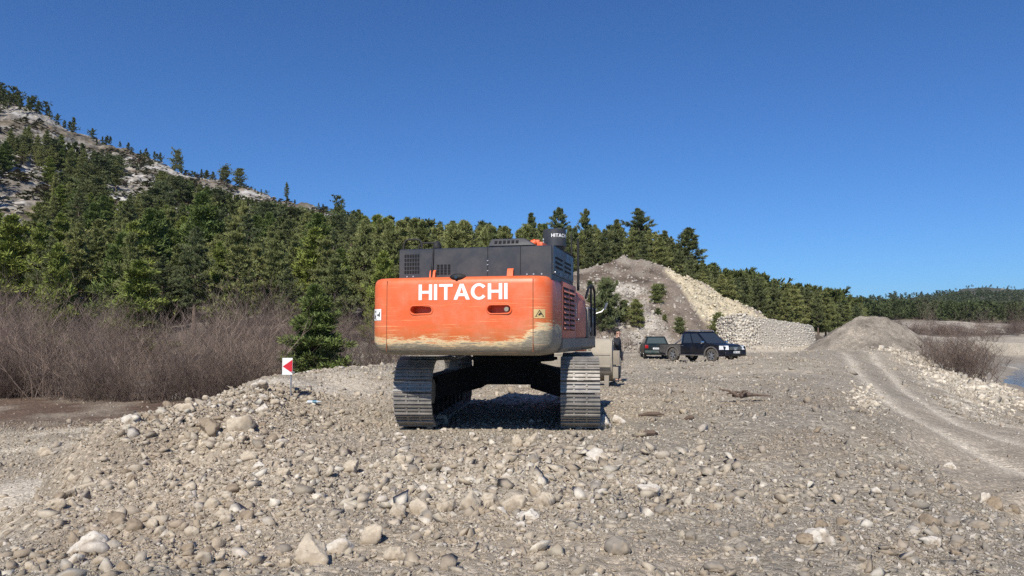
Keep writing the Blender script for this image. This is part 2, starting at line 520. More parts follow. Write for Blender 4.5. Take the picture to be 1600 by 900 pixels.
# berm along the back left edge of the pad
cy(447, 620, 17.9); cp(400, 21, .1); cy(480, 581, 25); cy(560, 574, 27.5); cy(625, 569, 30); cy(690, 564, 34); cy(500, 603, 21.5); cy(430, 588, 22); cp(480, 30, -.7); cp(600, 37, -.4)
cp(750, 55, .2); cp(900, 55, .15); cp(1050, 55, .15); cp(1180, 55, .35); cp(700, 80, .5); cp(400, 70, .3); cp(0, 70, .2)
# right edge, ramp, low road
cp(1335, 17, -.12); cp(1365, 14, -.15); cp(1420, 10.4, -.12); cp(1490, 8.2, -.15); cp(1600, 6.4, -.18)
cp(1400, 14.5, -.75); cp(1470, 11.5, -.85); cp(1560, 9.5, -1.0); cp(1680, 8.2, -1.1); cp(1350, 20, -.4)
cy(1600, 770, 11.3); cy(1600, 700, 17); cy(1500, 690, 17.5); cy(1450, 655, 21.5); cy(1400, 608, 31); cy(1360, 570, 41); cy(1325, 549, 52); cp(1900, 15, -1.6); cp(2100, 30, -2.5)
cp(1290, 30, .25); cp(1330, 26, -.2); cp(1270, 42, .65); cp(1300, 40, .7); cy(1245, 546, 62); cp(1200, 62, .55)
cy(1415, 553, 48); cy(1470, 590, 40); cy(1520, 613, 36); cy(1400, 540, 56); cy(1570, 625, 35); cy(1600, 642, 34); cy(1600, 680, 22)
cy(1480, 582, 48); cy(1540, 598, 46); cp(1500, 52, -1.8); cp(1560, 58, -2.8); cp(1640, 50, -3.0); cp(1460, 62, -1.0)
cp(1590, 90, -4.0); cp(1600, 115, -4.2); cp(1590, 140, -4.0); cp(1580, 66, -3.3); cp(1700, 80, -4.4); cp(1900, 80, -4.6); cp(1545, 90, -3.45); cp(1545, 130, -3.4); cp(1700, 140, -4.3); cp(1480, 85, -2.6); cp(1480, 130, -2.6)
cy(1500, 551, 160); cy(1600, 549, 168); cy(1500, 528, 186); cy(1600, 522, 194); cp(1800, 168, -2.5); cp(1800, 194, 2.0); cp(1500, 215, 1.6); cp(1600, 220, 2.2); cy(1420, 537, 120); cp(1340, 80, .9); cp(1340, 120, 1.2); cp(1240, 90, .9)
cy(1420, 508, 240); cy(1500, 506, 260); cy(1600, 506, 300); cy(1800, 506, 300); cp(800, 400, 6); cp(0, 400, 6); cp(1400, 800, 22); cp(1800, 800, 22); cp(0, 900, 10); cp(800, 900, 14)
CPa = np.array(CP)
def _uv(px, Y): return np.stack([(px - 800.0) / F, 0.8 * np.log(Y)], -1)
_X = _uv(CPa[:, 0], CPa[:, 1]); _w = CPa[:, 2] / CPa[:, 1]
def _k(d2): return np.where(d2 > 1e-12, 0.5 * d2 * np.log(np.maximum(d2, 1e-12)), 0)
_n = len(_X)
_K = _k(((_X[:, None] - _X[None]) ** 2).sum(-1)) + np.eye(_n) * 3e-5
_Pm = np.concatenate([np.ones((_n, 1)), _X], 1)
_A = np.block([[_K, _Pm], [_Pm.T, np.zeros((3, 3))]])
_sol = np.linalg.solve(_A, np.concatenate([_w, np.zeros(3)]))
def base_w(px, Y):
    shp = np.broadcast(px, Y).shape
    q = _uv(np.clip(np.broadcast_to(px, shp), -500, 2100).ravel(), np.clip(np.broadcast_to(Y, shp), 2.2, 900).ravel())
    out = np.empty(len(q))
    for i in range(0, len(q), 60000):
        s = q[i:i + 60000]
        d2 = ((s[:, None] - _X[None]) ** 2).sum(-1)
        out[i:i + 60000] = _k(d2) @ _sol[:_n] + _sol[_n] + s @ _sol[_n + 1:]
    return out.reshape(shp)

# hills: bearing -> foot depth, crest depth, crest height as seen
def ii(px, xs, ys): return np.interp(px, xs, ys)
HX = [-1500, -400, 0, 60, 100, 140, 180, 230, 270, 320, 360, 400, 440, 480, 520, 600, 700, 800, 900, 1000, 1060, 1100, 1150, 1200, 1260, 1330, 1420, 1500, 2000]
HY = [0, 40, 158, 178, 204, 222, 234, 250, 266, 281, 292, 300, 310, 322, 336, 378, 408, 422, 420, 414, 425, 452, 474, 484, 492, 500, 508, 514, 518]
HC = [320, 330, 330, 330, 325, 325, 325, 320, 320, 315, 312, 308, 300, 292, 280, 235, 185, 150, 125, 112, 120, 140, 165, 185, 205, 235, 260, 280, 300]
HF = [62, 62, 60, 60, 60, 60, 60, 60, 60, 60, 60, 60, 60, 60, 60, 62, 66, 72, 78, 84, 88, 95, 108, 120, 130, 140, 150, 160, 180]
def layer(px, Y, foot, crest, ycrest, p=0.85, fall=0.25):
    wc = slope_of(ycrest) + CAM_Z / crest
    s = np.clip((np.log(Y) - np.log(foot)) / (np.log(crest) - np.log(foot)), -0.5, None)
    w = np.where(s < 1, np.sign(s) * wc * np.abs(np.minimum(s, 1)) ** p, wc)
    z = w * Y
    zc = wc * crest
    back = zc - (Y - crest) * fall
    return np.where(Y > crest, back, z)
MX = [640, 760, 840, 880, 905, 930, 955, 975, 1000, 1030, 1060, 1100, 1140, 1180, 1215, 1250, 1290, 1340]
MY = [540, 520, 470, 430, 415, 409, 406, 407, 413, 418, 425, 442, 463, 482, 495, 508, 530, 560]
def terrain(px, Y, detail=True):
    px = np.asarray(px, float); Y = np.asarray(Y, float)
    x = (px - 800) / F * Y
    zb = base_w(px, Y) * Y
    pj = px + 14 * fbm(np.log(Y) * 9, px / 60.0, 3, 5)
    jag = 1.0 if detail else 0.0
    zh = layer(pj, Y, ii(px, HX, HF), ii(px, HX, HC), ii(px, HX, HY), 0.9, 0.15)
    zm = layer(px + jag * 8 * fbm(x / 5, Y / 5, 3, 9), Y, np.full_like(px, 59.0) + np.maximum(px - 1080, 0) * 0.05, np.full_like(px, 78.0) + np.maximum(px - 1060, 0) * 0.06,
               ii(px, MX, MY), 0.62, 0.12)
    # far wooded hills on the right
    f1x = [-1500, 1000, 1240, 1300, 1340, 1400, 1450, 1500, 1560, 1620, 2000, 3200]
    f1y = [508, 498, 484, 476, 471, 466, 463, 461, 461, 461, 463, 475]
    zf = layer(px, Y, np.full_like(px, 420.0), np.full_like(px, 950.0), ii(px, f1x, f1y), 0.8, 0.05)
    f2x = [-1500, 1300, 1440, 1480, 1510, 1535, 1560, 1600, 1700, 2000, 3200]
    f2y = [508, 498, 470, 458, 450, 447, 449, 452, 450, 455, 470]
    zg = layer(px, Y, np.full_like(px, 1100.0), np.full_like(px, 2100.0), ii(px, f2x, f2y), 0.8, 0.02)
    z = np.maximum.reduce([zb, np.where(Y > np.maximum(55, ii(px, HX, HF) * 1.0), zh, -99), np.where((Y > 58) & (Y < 160) & (px < 1330), zm, -99), np.where(Y > 400, zf, -99), np.where(Y > 1000, zg, -99)])
    if detail:
        amp = 0.010 + 0.012 * Y / 20
        rough = rough_mask(px, Y)
        hillm = sstep(60, 90, Y)
        z = z + (1 - hillm) * rough * (0.16 * fbm(x / 1.3, Y / 1.3, 3, 1) + 0.10 * fbm(x / .42, Y / .42, 3, 2) + 0.05 * fbm(x / .13, Y / .13, 2, 3))
        mnd_ = sstep(57, 62, Y) * (Y < 100) * sstep(820, 880, px) * (1 - sstep(1180, 1240, px))
        z = z + mnd_ * (.8 * fbm(x / 2.6, Y / 2.6, 4, 14) + .34 * fbm(x / .8, Y / .8, 3, 15))
        z = z + hillm * (np.minimum(Y, 300) / 100.0) * (1.2 * fbm(x / 14, Y / 20, 4, 4) + .5 * fbm(x / 3.0, Y / 4.0, 3, 6)) * np.where((px > 1380) & (Y < 320), 0.25, 1.0)
    rd, side = road_dist(x, Y)
    rut = np.exp(-((np.abs(rd) - 0.85) / 0.28) ** 2)
    z = z - 0.07 * rut * (Y < 60)
    return z

def rough_mask(px, Y):
    """0 on the driven tracks, 1 on the heaps"""
    x = (px - 800) / F * Y
    r = np.full(np.shape(x), 0.42)
    heap = np.exp(-((px - 330) / 190.0) ** 2) * np.exp(-((Y - 11.5) / 4.5) ** 2)
    r = r + 0.8 * heap
    r = r + 0.7 * np.exp(-((x + 0.2) / 2.2) ** 2) * np.exp(-((Y - 8.4) / 1.6) ** 2)      # bank of rubble behind the machine
    r = np.where((Y > 10.8) & (Y < 18.5) & (np.abs(x - 0.05 * (Y - 14)) < 2.4), 0.2, r)
    road = left_road(px, Y)
    r = r * (1 - 0.8 * road)
    rd, _ = road_dist(x, Y)
    r = r * (1 - 0.75 * np.exp(-(rd / 1.8) ** 2))
    return r

def left_road(px, Y):
    x = (px - 800) / F * Y
    # lower left track runs away to the left; it hugs z<-1
    d = (x + 9.2) * .89 - (Y - 13.2) * .45
    return np.exp(-(d / 1.5) ** 4) * (Y > 6) * (Y < 20)

RP = [(17.0, 6.0), (11.6, 11.3), (10.9, 14.5), (11.4, 18.5), (12.6, 23.0), (15.2, 30.5), (18.6, 39.0), (21.6, 46.5), (23.6, 53.0), (23.4, 60.0), (22.4, 70.0)]
def road_dist(x, Y):
    x = np.asarray(x, float); Y = np.asarray(Y, float)
    best = np.full(np.broadcast(x, Y).shape, 1e9); sgn = np.ones_like(best)
    for (x0, y0), (x1, y1) in zip(RP[:-1], RP[1:]):
        dx, dy = x1 - x0, y1 - y0; L2 = dx * dx + dy * dy
        t = np.clip(((x - x0) * dx + (Y - y0) * dy) / L2, 0, 1)
        ex, ey = x - (x0 + t * dx), Y - (y0 + t * dy)
        d = np.sqrt(ex * ex + ey * ey)
        c = np.sign(dx * (Y - y0) - dy * (x - x0))
        m = d < best
        best = np.where(m, d, best); sgn = np.where(m, c, sgn)
    return best * sgn, sgn

def zg(x, y):
    px = 800 + F * np.asarray(x, float) / np.asarray(y, float)
    return terrain(px, np.asarray(y, float), True)

_YS = np.exp(np.linspace(math.log(2.5), math.log(900), 900))
def hit(px, py, lo=2.5, hi=900.0):
    """first point of the ground seen in that direction"""
    b = (450.0 - py) / F; a = (px - 800.0) / F
    k = _YS / (math.cos(PITCH) - b * math.sin(PITCH))
    x = a * k; zr = CAM_Z + k * (math.sin(PITCH) + b * math.cos(PITCH))
    g = zg(x, _YS)
    idx = np.nonzero((g >= zr) & (_YS >= lo) & (_YS <= hi))[0]
    i = idx[0] if len(idx) else int(np.argmin(np.abs(_YS - hi)))
    return Vector((float(x[i]), float(_YS[i]), float(g[i])))

cols_px = np.concatenate([np.linspace(-1500, -110, 46)[:-1], np.linspace(-110, 1710, 880), np.linspace(1710, 3200, 46)[1:]])
rows_Y = np.concatenate([np.exp(np.linspace(math.log(1.3), math.log(3.6), 40))[:-1], np.exp(np.linspace(math.log(3.6), math.log(70), 620))[:-1],
                         np.exp(np.linspace(math.log(70), math.log(400), 230))[:-1], np.exp(np.linspace(math.log(400), math.log(9000), 90))])
GPX, GY = np.meshgrid(cols_px, rows_Y)
GZ = terrain(GPX, GY)
GX = (GPX - 800) / F * GY

# colour of the ground itself, by place
def lerp(c, col, m): return c * (1 - m[..., None]) + np.array(col) * m[..., None]
def ground_colour(px, Y, x, z):
    base = np.array((0.348, 0.303, 0.232))
    c = np.broadcast_to(base, px.shape + (3,)).copy()
    nz = fbm(x / 2.5, Y / 2.5, 4, 21); n2 = fbm(x / 9.0, Y / 9.0, 4, 22); n3 = fbm(x / 0.7, Y / 0.7, 3, 23)
    near = 1 - sstep(55, 62, Y)
    c = lerp(c, (0.27, 0.24, 0.195), sstep(.0, .35, n2 + .12 * (x > 4)) * near * 0.8)       # greyer river gravel, right
    c = lerp(c, (0.43, 0.36, 0.27), sstep(.05, .35, nz) * near * 0.6)
    heap = np.exp(-((px - 320) / 260.0) ** 2) * (Y > 5) * (Y < 20)
    c = lerp(c, (0.41, 0.345, 0.26), np.clip(heap * 1.1, 0, 1) * near)
    c = lerp(c, (0.26, 0.21, 0.155), sstep(.12, .4, fbm(x / 1.6, Y / 1.6, 4, 31)) * near * 0.55)
    pale = np.exp(-((x + 0.2) / 2.6) ** 2) * np.exp(-((Y - 8.2) / 1.7) ** 2)
    c = lerp(c, (0.47, 0.41, 0.32), np.clip(pale * 0.8 + .6 * pale * n3, 0, 1))
    # driven haul road left of the machine and lower left road
    haul = np.exp(-((px - 540) / 70.0) ** 2) * sstep(15, 20, Y) * (1 - sstep(24, 27, Y))
    c = lerp(c, (0.52, 0.455, 0.355), haul * 0.85)
    c = lerp(c, (0.50, 0.44, 0.35), left_road(px, Y))
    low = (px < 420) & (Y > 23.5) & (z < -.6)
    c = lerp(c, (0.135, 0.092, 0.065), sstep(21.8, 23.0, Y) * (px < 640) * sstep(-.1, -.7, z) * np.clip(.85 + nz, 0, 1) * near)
    strip = np.maximum(np.exp(-((Y - (21.0 + (px - 60) * .006)) / .5) ** 2), .8 * np.exp(-((Y - 19.2) / .5) ** 2)) * (px < 260)
    c = lerp(c, (0.52, 0.46, 0.36), strip * np.clip(.8 + n3, 0, 1))
    # ramp
    rd, side = road_dist(x, Y)
    onr = np.exp(-(rd / 2.2) ** 4) * (Y < 70)
    c = lerp(c, (0.31, 0.27, 0.21), onr * .85)
    lowroad = sstep(-.45, -.8, z) * (px > 1380) * (Y < 24) * (Y > 6)
    c = lerp(c, (0.36, 0.305, 0.235), lowroad * .7)
    rut = np.exp(-((np.abs(rd) - 0.85) / 0.30) ** 2) * (Y < 70)
    c = lerp(c, (0.54, 0.475, 0.375), rut * np.clip(.9 + .5 * n3, 0, 1))
    # rocky slope down to the river
    bank = np.exp(-((px - (1440 + (48 - Y) * 3.4)) / 52.0) ** 2) * (Y > 24) * (Y < 58)
    c = lerp(c, (0.55, 0.49, 0.39), np.clip(bank * (0.45 + 1.6 * n3), 0, 1))
    cut = np.exp(-((px - 1345) / 22.0) ** 2) * np.exp(-((Y - 20.5) / 3.0) ** 2)
    c = lerp(c, (0.50, 0.43, 0.33), np.clip(cut * (1 + 2 * n3), 0, 1) * .8)
    # hillside: pale limestone, brown grass and litter
    hill = sstep(56, 66, Y) * (px < 1360) * (Y < 420)
    rock = sstep(-.06, .24, fbm(x / 22, z / 7.0, 4, 41) + .25 * sstep(150, 300, Y) + 0.12 * fbm(x / 3, Y / 4, 3, 42))
    hc = np.array((0.15, 0.125, 0.09)) * (1 - rock[..., None]) + np.array((0.40, 0.38, 0.348)) * rock[..., None]
    hc = lerp(hc, (0.25, 0.225, 0.19), sstep(0, .3, fbm(x / 6, z / 2.5, 4, 43)) * .7)
    hc = hc * (1 + .9 * fbm(x / 4.0, z / 1.6 + Y / 9, 3, 44) + .5 * fbm(x / 1.2, z / .7 + Y / 3, 2, 45))[..., None]
    hc = lerp(hc, (0.12, 0.095, 0.07), (1 - sstep(95, 150, Y)) * 0.6)
    c = c * (1 - hill[..., None]) + hc * hill[..., None]
    # spoil mound
    mnd = sstep(58, 61, Y) * (Y < 110) * sstep(780, 880, px) * (1 - sstep(1190, 1260, px))
    mc = np.broadcast_to(np.array((0.205, 0.165, 0.13)), px.shape + (3,)).copy()
    mc = lerp(mc, (0.13, 0.10, 0.075), sstep(.0, .3, fbm(x / 4, z / 1.5, 4, 51)))
    mc = lerp(mc, (0.28, 0.245, 0.20), sstep(.1, .3, fbm(x / 1.3, z / .7, 3, 54)) * .7)
    mc = lerp(mc, (0.32, 0.28, 0.23), sstep(76, 80, Y + 4 * nz) * .6)
    elev = 525 - (z - CAM_Z) / Y * F
    prk = np.exp(-((px - (985 + (elev - 480) * .45)) / 38.0) ** 4) * sstep(438, 452, elev) * (1 - sstep(548, 560, elev))
    mc = lerp(mc, (0.46, 0.42, 0.36), np.clip(prk * (0.65 + 1.4 * fbm(x / .8, Y / 1.0, 3, 52)), 0, 1))
    yl = 1046 + (elev - 420) * .72; yr = 1062 + (elev - 425) * 1.9
    wob = 14 * fbm(x / 1.5, z / 2.0, 3, 53)
    scree = sstep(-6, 4, px + wob - yl) * (1 - sstep(-4, 8, px + wob - yr)) * sstep(414, 424, elev) * (1 - sstep(512, 522, elev + (px > 1160) * 20))
    mc = lerp(mc, (0.62, 0.53, 0.36), scree * np.clip(.9 + .6 * n3, 0, 1))
    flank = sstep(0, 8, px + wob - yr) * (px < 1260) * (elev > 430)
    mc = lerp(mc, (0.36, 0.31, 0.24), flank * .7)
    c = c * (1 - mnd[..., None]) + mc * mnd[..., None]
    wr_ = sstep(534, 538, 525 - (z - CAM_Z) / Y * F) * (1 - sstep(548, 552, 525 - (z - CAM_Z) / Y * F)) * (px > 1150) * (px < 1292) * (Y > 45) * (Y < 125)
    c = lerp(c, (0.54, 0.47, 0.36), wr_ * .9)
    # flats by the river and land beyond
    flat = sstep(50, 60, Y) * (px > 1330) * (Y < 420)
    fc = np.broadcast_to(np.array((0.27, 0.235, 0.19)), px.shape + (3,)).copy()
    fc = lerp(fc, (0.46, 0.41, 0.33), sstep(.0, .25, fbm(x / 14, Y / 14, 4, 61)))
    fc = lerp(fc, (0.40, 0.355, 0.28), sstep(158, 164, Y) * (1 - sstep(186, 190, Y)) * .8)
    fc = lerp(fc, (0.15, 0.12, 0.095), sstep(190, 196, Y) * (1 - sstep(228, 234, Y)))
    fc = lerp(fc, (0.55, 0.49, 0.40), sstep(228, 236, Y + 8 * n2) * (1 - sstep(262, 275, Y)) * sstep(-.08, .08, fbm(px / 28, Y / 20, 2, 62)))
    fc = lerp(fc, (0.12, 0.10, 0.07), sstep(275, 300, Y))
    c = c * (1 - flat[..., None]) + fc * flat[..., None]
    far = sstep(380, 430, Y)
    fw = np.broadcast_to(np.array((0.075, 0.075, 0.05)), px.shape + (3,)).copy()
    fw = lerp(fw, (0.30, 0.27, 0.21), sstep(.28, .36, fbm(x / 60, z / 14, 3, 71)))
    c = c * (1 - far[..., None]) + fw * far[..., None]
    return np.clip(c, 0.02, 0.75)
GC = ground_colour(GPX, GY, GX, GZ)
nr, nc = GPX.shape
idx = np.arange(nr * nc).reshape(nr, nc)
quads = np.stack([idx[:-1, :-1], idx[:-1, 1:], idx[1:, 1:], idx[1:, :-1]], -1).reshape(-1, 4)
me = np_mesh("ground", np.stack([GX, GY, GZ], -1).reshape(-1, 3), quads, [M_ground], GC.reshape(-1, 3), smooth=True)
tag(link("ground", me), "rough gravel pad, rubble heaps, haul tracks and pine clad hillside of the building site", "ground", kind="structure")
# the ground goes on behind the camera
me = np_mesh("ground_behind", [(-400, -400, -.3), (400, -400, -.3), (400, 1.0, -.3), (-400, 1.0, -.3)], [(0, 1, 2, 3)], [M_ground], np.full((4, 3), .28))
tag(link("ground_behind", me), "gravel ground continuing behind the viewpoint", "ground", kind="structure")
me = np_mesh("river", [(20, 45, -3.75), (420, 45, -3.75), (420, 330, -3.75), (20, 330, -3.75)], [(0, 1, 2, 3)], [M_water])
tag(link("river", me), "shallow blue river running past the gravel flats at right", "river", kind="structure")

# ------------------------------------------------------------------ loose rubble
def ico(sub):
    bm = bmesh.new(); bmesh.ops.create_icosphere(bm, subdivisions=sub, radius=1.0)
    bm.verts.ensure_lookup_table()
    V = np.array([v.co[:] for v in bm.verts]); Fc = np.array([[v.index for v in f.verts] for f in bm.faces]); bm.free()
    return V / np.linalg.norm(V, axis=1, keepdims=True), Fc
def hull_rock(seed, npts, round_=False):
    """sharp edged broken stone: convex hull of a few scattered points"""
    r = np.random.default_rng(seed)
    p = r.uniform(-1, 1, (npts, 3)); p[:4] *= 1.15
    if round_:
        p = r.normal(size=(npts, 3)); p /= np.linalg.norm(p, axis=1, keepdims=True); p *= r.uniform(.7, 1.0, (npts, 1))
    p *= np.array([1.0, r.uniform(.6, .95), r.uniform(.45, .8)])
    bm = bmesh.new()
    for q in p: bm.verts.new(q)
    res = bmesh.ops.convex_hull(bm, input=bm.verts[:])
    for g in [g for g in res["geom_interior"] if isinstance(g, bmesh.types.BMVert)]: bm.verts.remove(g)
    bmesh.ops.triangulate(bm, faces=bm.faces[:]); bmesh.ops.recalc_face_normals(bm, faces=bm.faces[:])
    bm.verts.index_update(); bm.verts.ensure_lookup_table()
    V = np.array([v.co[:] for v in bm.verts]); Fc = np.array([[v.index for v in f.verts] for f in bm.faces]); bm.free()
    return V, Fc
ICO = {1: ico(1), 2: ico(2), 3: ico(3), 4: ico(4)}
def rock_shape(sub, seed, angular=True, rough=0.06):
    r = np.random.default_rng(seed); V, Fc = ICO[sub]
    if angular:
        n = r.normal(size=(int(r.integers(15, 24)), 3)); n /= np.linalg.norm(n, axis=1, keepdims=True)
        d = r.uniform(0.58, 1.0, len(n))
        dots = V @ n.T
        rad = np.where(dots > 0.05, d / np.maximum(dots, 0.05), 9).min(1)
        rad = np.minimum(rad, 1.12)
    else:
        rad = np.ones(len(V))
        for _ in range(4):
            k = r.normal(size=3) * 1.3; rad += 0.10 * np.sin(V @ k + r.uniform(0, 6))
    if sub > 1:
        k = r.uniform(0, 50)
        rad = rad * (1 + rough * 2 * (vnoise(V[:, 0] * 3 + k, V[:, 1] * 3 + V[:, 2] * 2.3, seed) + .6 * vnoise(V[:, 0] * 7 + k, V[:, 2] * 7 + V[:, 1] * 5, seed + 1)))
    W = V * rad[:, None]
    sc = np.array([1.0, r.uniform(.65, .95), r.uniform(.45, .75) if angular else r.uniform(.4, .6)])
    return W * sc, Fc

def rand_rot(n, r, tilt=0.5):
    az = r.uniform(0, 2 * np.pi, n); tx = r.normal(0, tilt, n); ty = r.normal(0, tilt, n)
    ca, sa, cx, sx, cy_, sy = np.cos(az), np.sin(az), np.cos(tx), np.sin(tx), np.cos(ty), np.sin(ty)
    o, z = np.ones(n), np.zeros(n)
    Rz = np.stack([np.stack([ca, -sa, z], -1), np.stack([sa, ca, z], -1), np.stack([z, z, o], -1)], 1)
    Rx = np.stack([np.stack([o, z, z], -1), np.stack([z, cx, -sx], -1), np.stack([z, sx, cx], -1)], 1)
    Ry = np.stack([np.stack([cy_, z, sy], -1), np.stack([z, o, z], -1), np.stack([-sy, z, cy_], -1)], 1)
    return Rz @ Rx @ Ry

def rubble_density(px, Y, x, z):
    """share of ground covered by loose stones, by place"""
    d = np.full(px.shape, 0.55)
    d = d + 1.1 * np.exp(-((px - 340) / 190.0) ** 2) * np.exp(-((Y - 11.5) / 5) ** 2)
    d = d + 1.2 * np.exp(-((x + .2) / 2.6) ** 2) * np.exp(-((Y - 8.2) / 1.8) ** 2)
    d = d + 0.7 * np.exp(-((px - 1430) / 130.0) ** 2) * (Y < 9)
    d = d + 0.8 * np.exp(-((px - 520) / 110.0) ** 2) * np.exp(-((Y - 27) / 4) ** 2)
    d = d + 0.8 * np.exp(-((x + .2) / 2.2) ** 2) * np.exp(-((Y - 11.3) / 0.6) ** 2)
    bank = np.exp(-((px - (1440 + (48 - Y) * 3.4)) / 55.0) ** 2) * (Y > 24) * (Y < 58)
    d = d + 1.4 * bank
    cutm = np.exp(-((px - 1345) / 26.0) ** 2) * np.exp(-((Y - 20.5) / 4.0) ** 2)
    d = d + 1.4 * cutm
    d = d * (1 - .85 * left_road(px, Y))
    d = d * (1 - .8 * np.exp(-((px - 545) / 70.0) ** 2) * sstep(17, 20, Y) * (1 - sstep(23.5, 25.5, Y)))
    rd, _ = road_dist(x, Y)
    d = d * (1 - .88 * np.exp(-(rd / 1.9) ** 4))
    d = d * (1 - .9 * sstep(-.5, -.8, z) * (px > 1400) * (Y < 24))
    d = d * np.where((px < 640) & (Y > 24) & (z < -.6), .12, 1)
    return np.clip(d * (1 + 1.2 * fbm(x / 1.8, Y / 1.8, 3, 81)), 0.02, 2.0)

def stone_colours(n, px, Y, x, r, z=None):
    lime = np.array((0.46, 0.40, 0.31)); wht = np.array((0.62, 0.58, 0.51)); gry = np.array((0.215, 0.195, 0.17)); brn = np.array((0.33, 0.265, 0.19))
    u = r.uniform(size=n)
    pg = np.clip(.30 + .4 * sstep(1, 6, x) * (Y < 30) - .22 * (px < 480), .06, .8)          # river stones lie to the right
    pw = np.where(px > 1380, .3, .14)
    c = np.where((u < pg)[:, None], gry, np.where((u < pg + pw)[:, None], wht, np.where((u < pg + pw + .35)[:, None], lime, brn)))
    c = c * r.uniform(.7, 1.2, (n, 1)) * r.uniform(.985, 1.015, (n, 3))
    g = ground_colour(px, Y, x, np.zeros(n) if z is None else z)
    return np.clip(c * .5 + g * .5 * r.uniform(.85, 1.15, (n, 1)), .03, .8)

def scatter_stones(bins, r, pxr=(-140, 1740)):
    Vs, Fs, Cs = [], [], []; off = 0
    for s0, s1, ymin, ymax, n, sub in bins:
        # uniform over the ground seen (area grows with Y^2)
        Y = np.sqrt(r.uniform(ymin ** 2, ymax ** 2, n * 3)); px = r.uniform(pxr[0], pxr[1], n * 3)
        x = (px - 800) / F * Y
        z = terrain(px, Y)
        keep = r.uniform(size=n * 3) < rubble_density(px, Y, x, z) / 1.6
        keep &= ~((Y > 11.3) & (Y < 17.3) & (np.abs(x - .1 * (Y - 14.25)) < 1.75) & (s0 > .05))
        px, Y, x, z = px[keep][:n], Y[keep][:n], x[keep][:n], z[keep][:n]
        m = len(px); s = s0 * (s1 / s0) ** (r.uniform(size=m) ** 1.3) * .5
        rot = rand_rot(m, r, .35); col = stone_colours(m, px, Y, x, r, z)
        nv = 15; which = r.integers(0, nv, m)
        for k in range(nv):
            sel = np.nonzero(which == k)[0]
            if not len(sel): continue
            V, Fc = hull_rock(100 + k + sub * 50, 8 + k % 4) if k < 14 else rock_shape(sub, 100 + k + sub * 50, angular=False)
            W = np.einsum('nij,vj->nvi', rot[sel], V) * s[sel][:, None, None]
            W += np.stack([x[sel], Y[sel], z[sel] + s[sel] * .14], -1)[:, None, :]
            Vs.append(W.reshape(-1, 3)); Fs.append((Fc[None] + (off + np.arange(len(sel)) * len(V))[:, None, None]).reshape(-1, 3))
            Cs.append(np.repeat(col[sel], len(V), 0)); off += len(sel) * len(V)
    return np.concatenate(Vs), np.concatenate(Fs), np.concatenate(Cs)
r_st = np.random.default_rng(11)
V_, F_, C_ = scatter_stones([
    (.011, .02, 3.2, 6.5, 26000, 1), (.018, .04, 3.2, 12, 42000, 1), (.04, .08, 3.2, 24, 36000, 1), (.08, .15, 3.2, 50, 17000, 1), (.15, .26, 4.5, 60, 1700, 2), (.28, .40, 16, 60, 200, 2)], r_st)
tag(link("rubble", np_mesh("rubble", V_, F_, [M_stone], C_)), "loose rubble and gravel strewn over the whole pad", "rubble", kind="stuff")
# stones on the mound and hillside outcrops
def scatter_hill(n, r):
    Vs, Fs, Cs = [], [], []; off = 0
    px = r.uniform(860, 1240, n); Y = r.uniform(58, 82, n)
    x = (px - 800) / F * Y; z = terrain(px, Y); elev = 525 - (z - CAM_Z) / Y * F
    pal = np.exp(-((px - (985 + (elev - 480) * .45)) / 42.0) ** 4) * (elev > 440)
    keep0 = None
    scr = ((px > 1046 + (elev - 420) * .72) & (px < 1066 + (elev - 425) * 1.9))
    scr &= (elev < 505)
    keep = r.uniform(size=n) < (.13 + .6 * pal + .35 * scr)
    px, Y, x, z, scr = px[keep], Y[keep], x[keep], z[keep], scr[keep]
    m = len(px); s = r.uniform(.07, .26, m) * r.uniform(.4, 1.2, m); rot = rand_rot(m, r, .5)
    col = np.where(scr[:, None], np.array((.64, .56, .40)), np.array((.47, .43, .37))) * r.uniform(.7, 1.15, (m, 1))
    for k in range(6):
        sel = np.arange(m)[k::6]; V, Fc = hull_rock(300 + k, 12)
        W = np.einsum('nij,vj->nvi', rot[sel], V) * s[sel][:, None, None] + np.stack([x[sel], Y[sel], z[sel]], -1)[:, None, :]
        Vs.append(W.reshape(-1, 3)); Fs.append((Fc[None] + (off + np.arange(len(sel)) * len(V))[:, None, None]).reshape(-1, 3)); Cs.append(np.repeat(col[sel], len(V), 0)); off += len(sel) * len(V)
    return np.concatenate(Vs), np.concatenate(Fs), np.concatenate(Cs)
V_, F_, C_ = scatter_hill(11000, r_st)
tag(link("scree", np_mesh("scree", V_, F_, [M_stone], C_)), "broken stone lying on the cut face of the mound", "scree", kind="stuff")

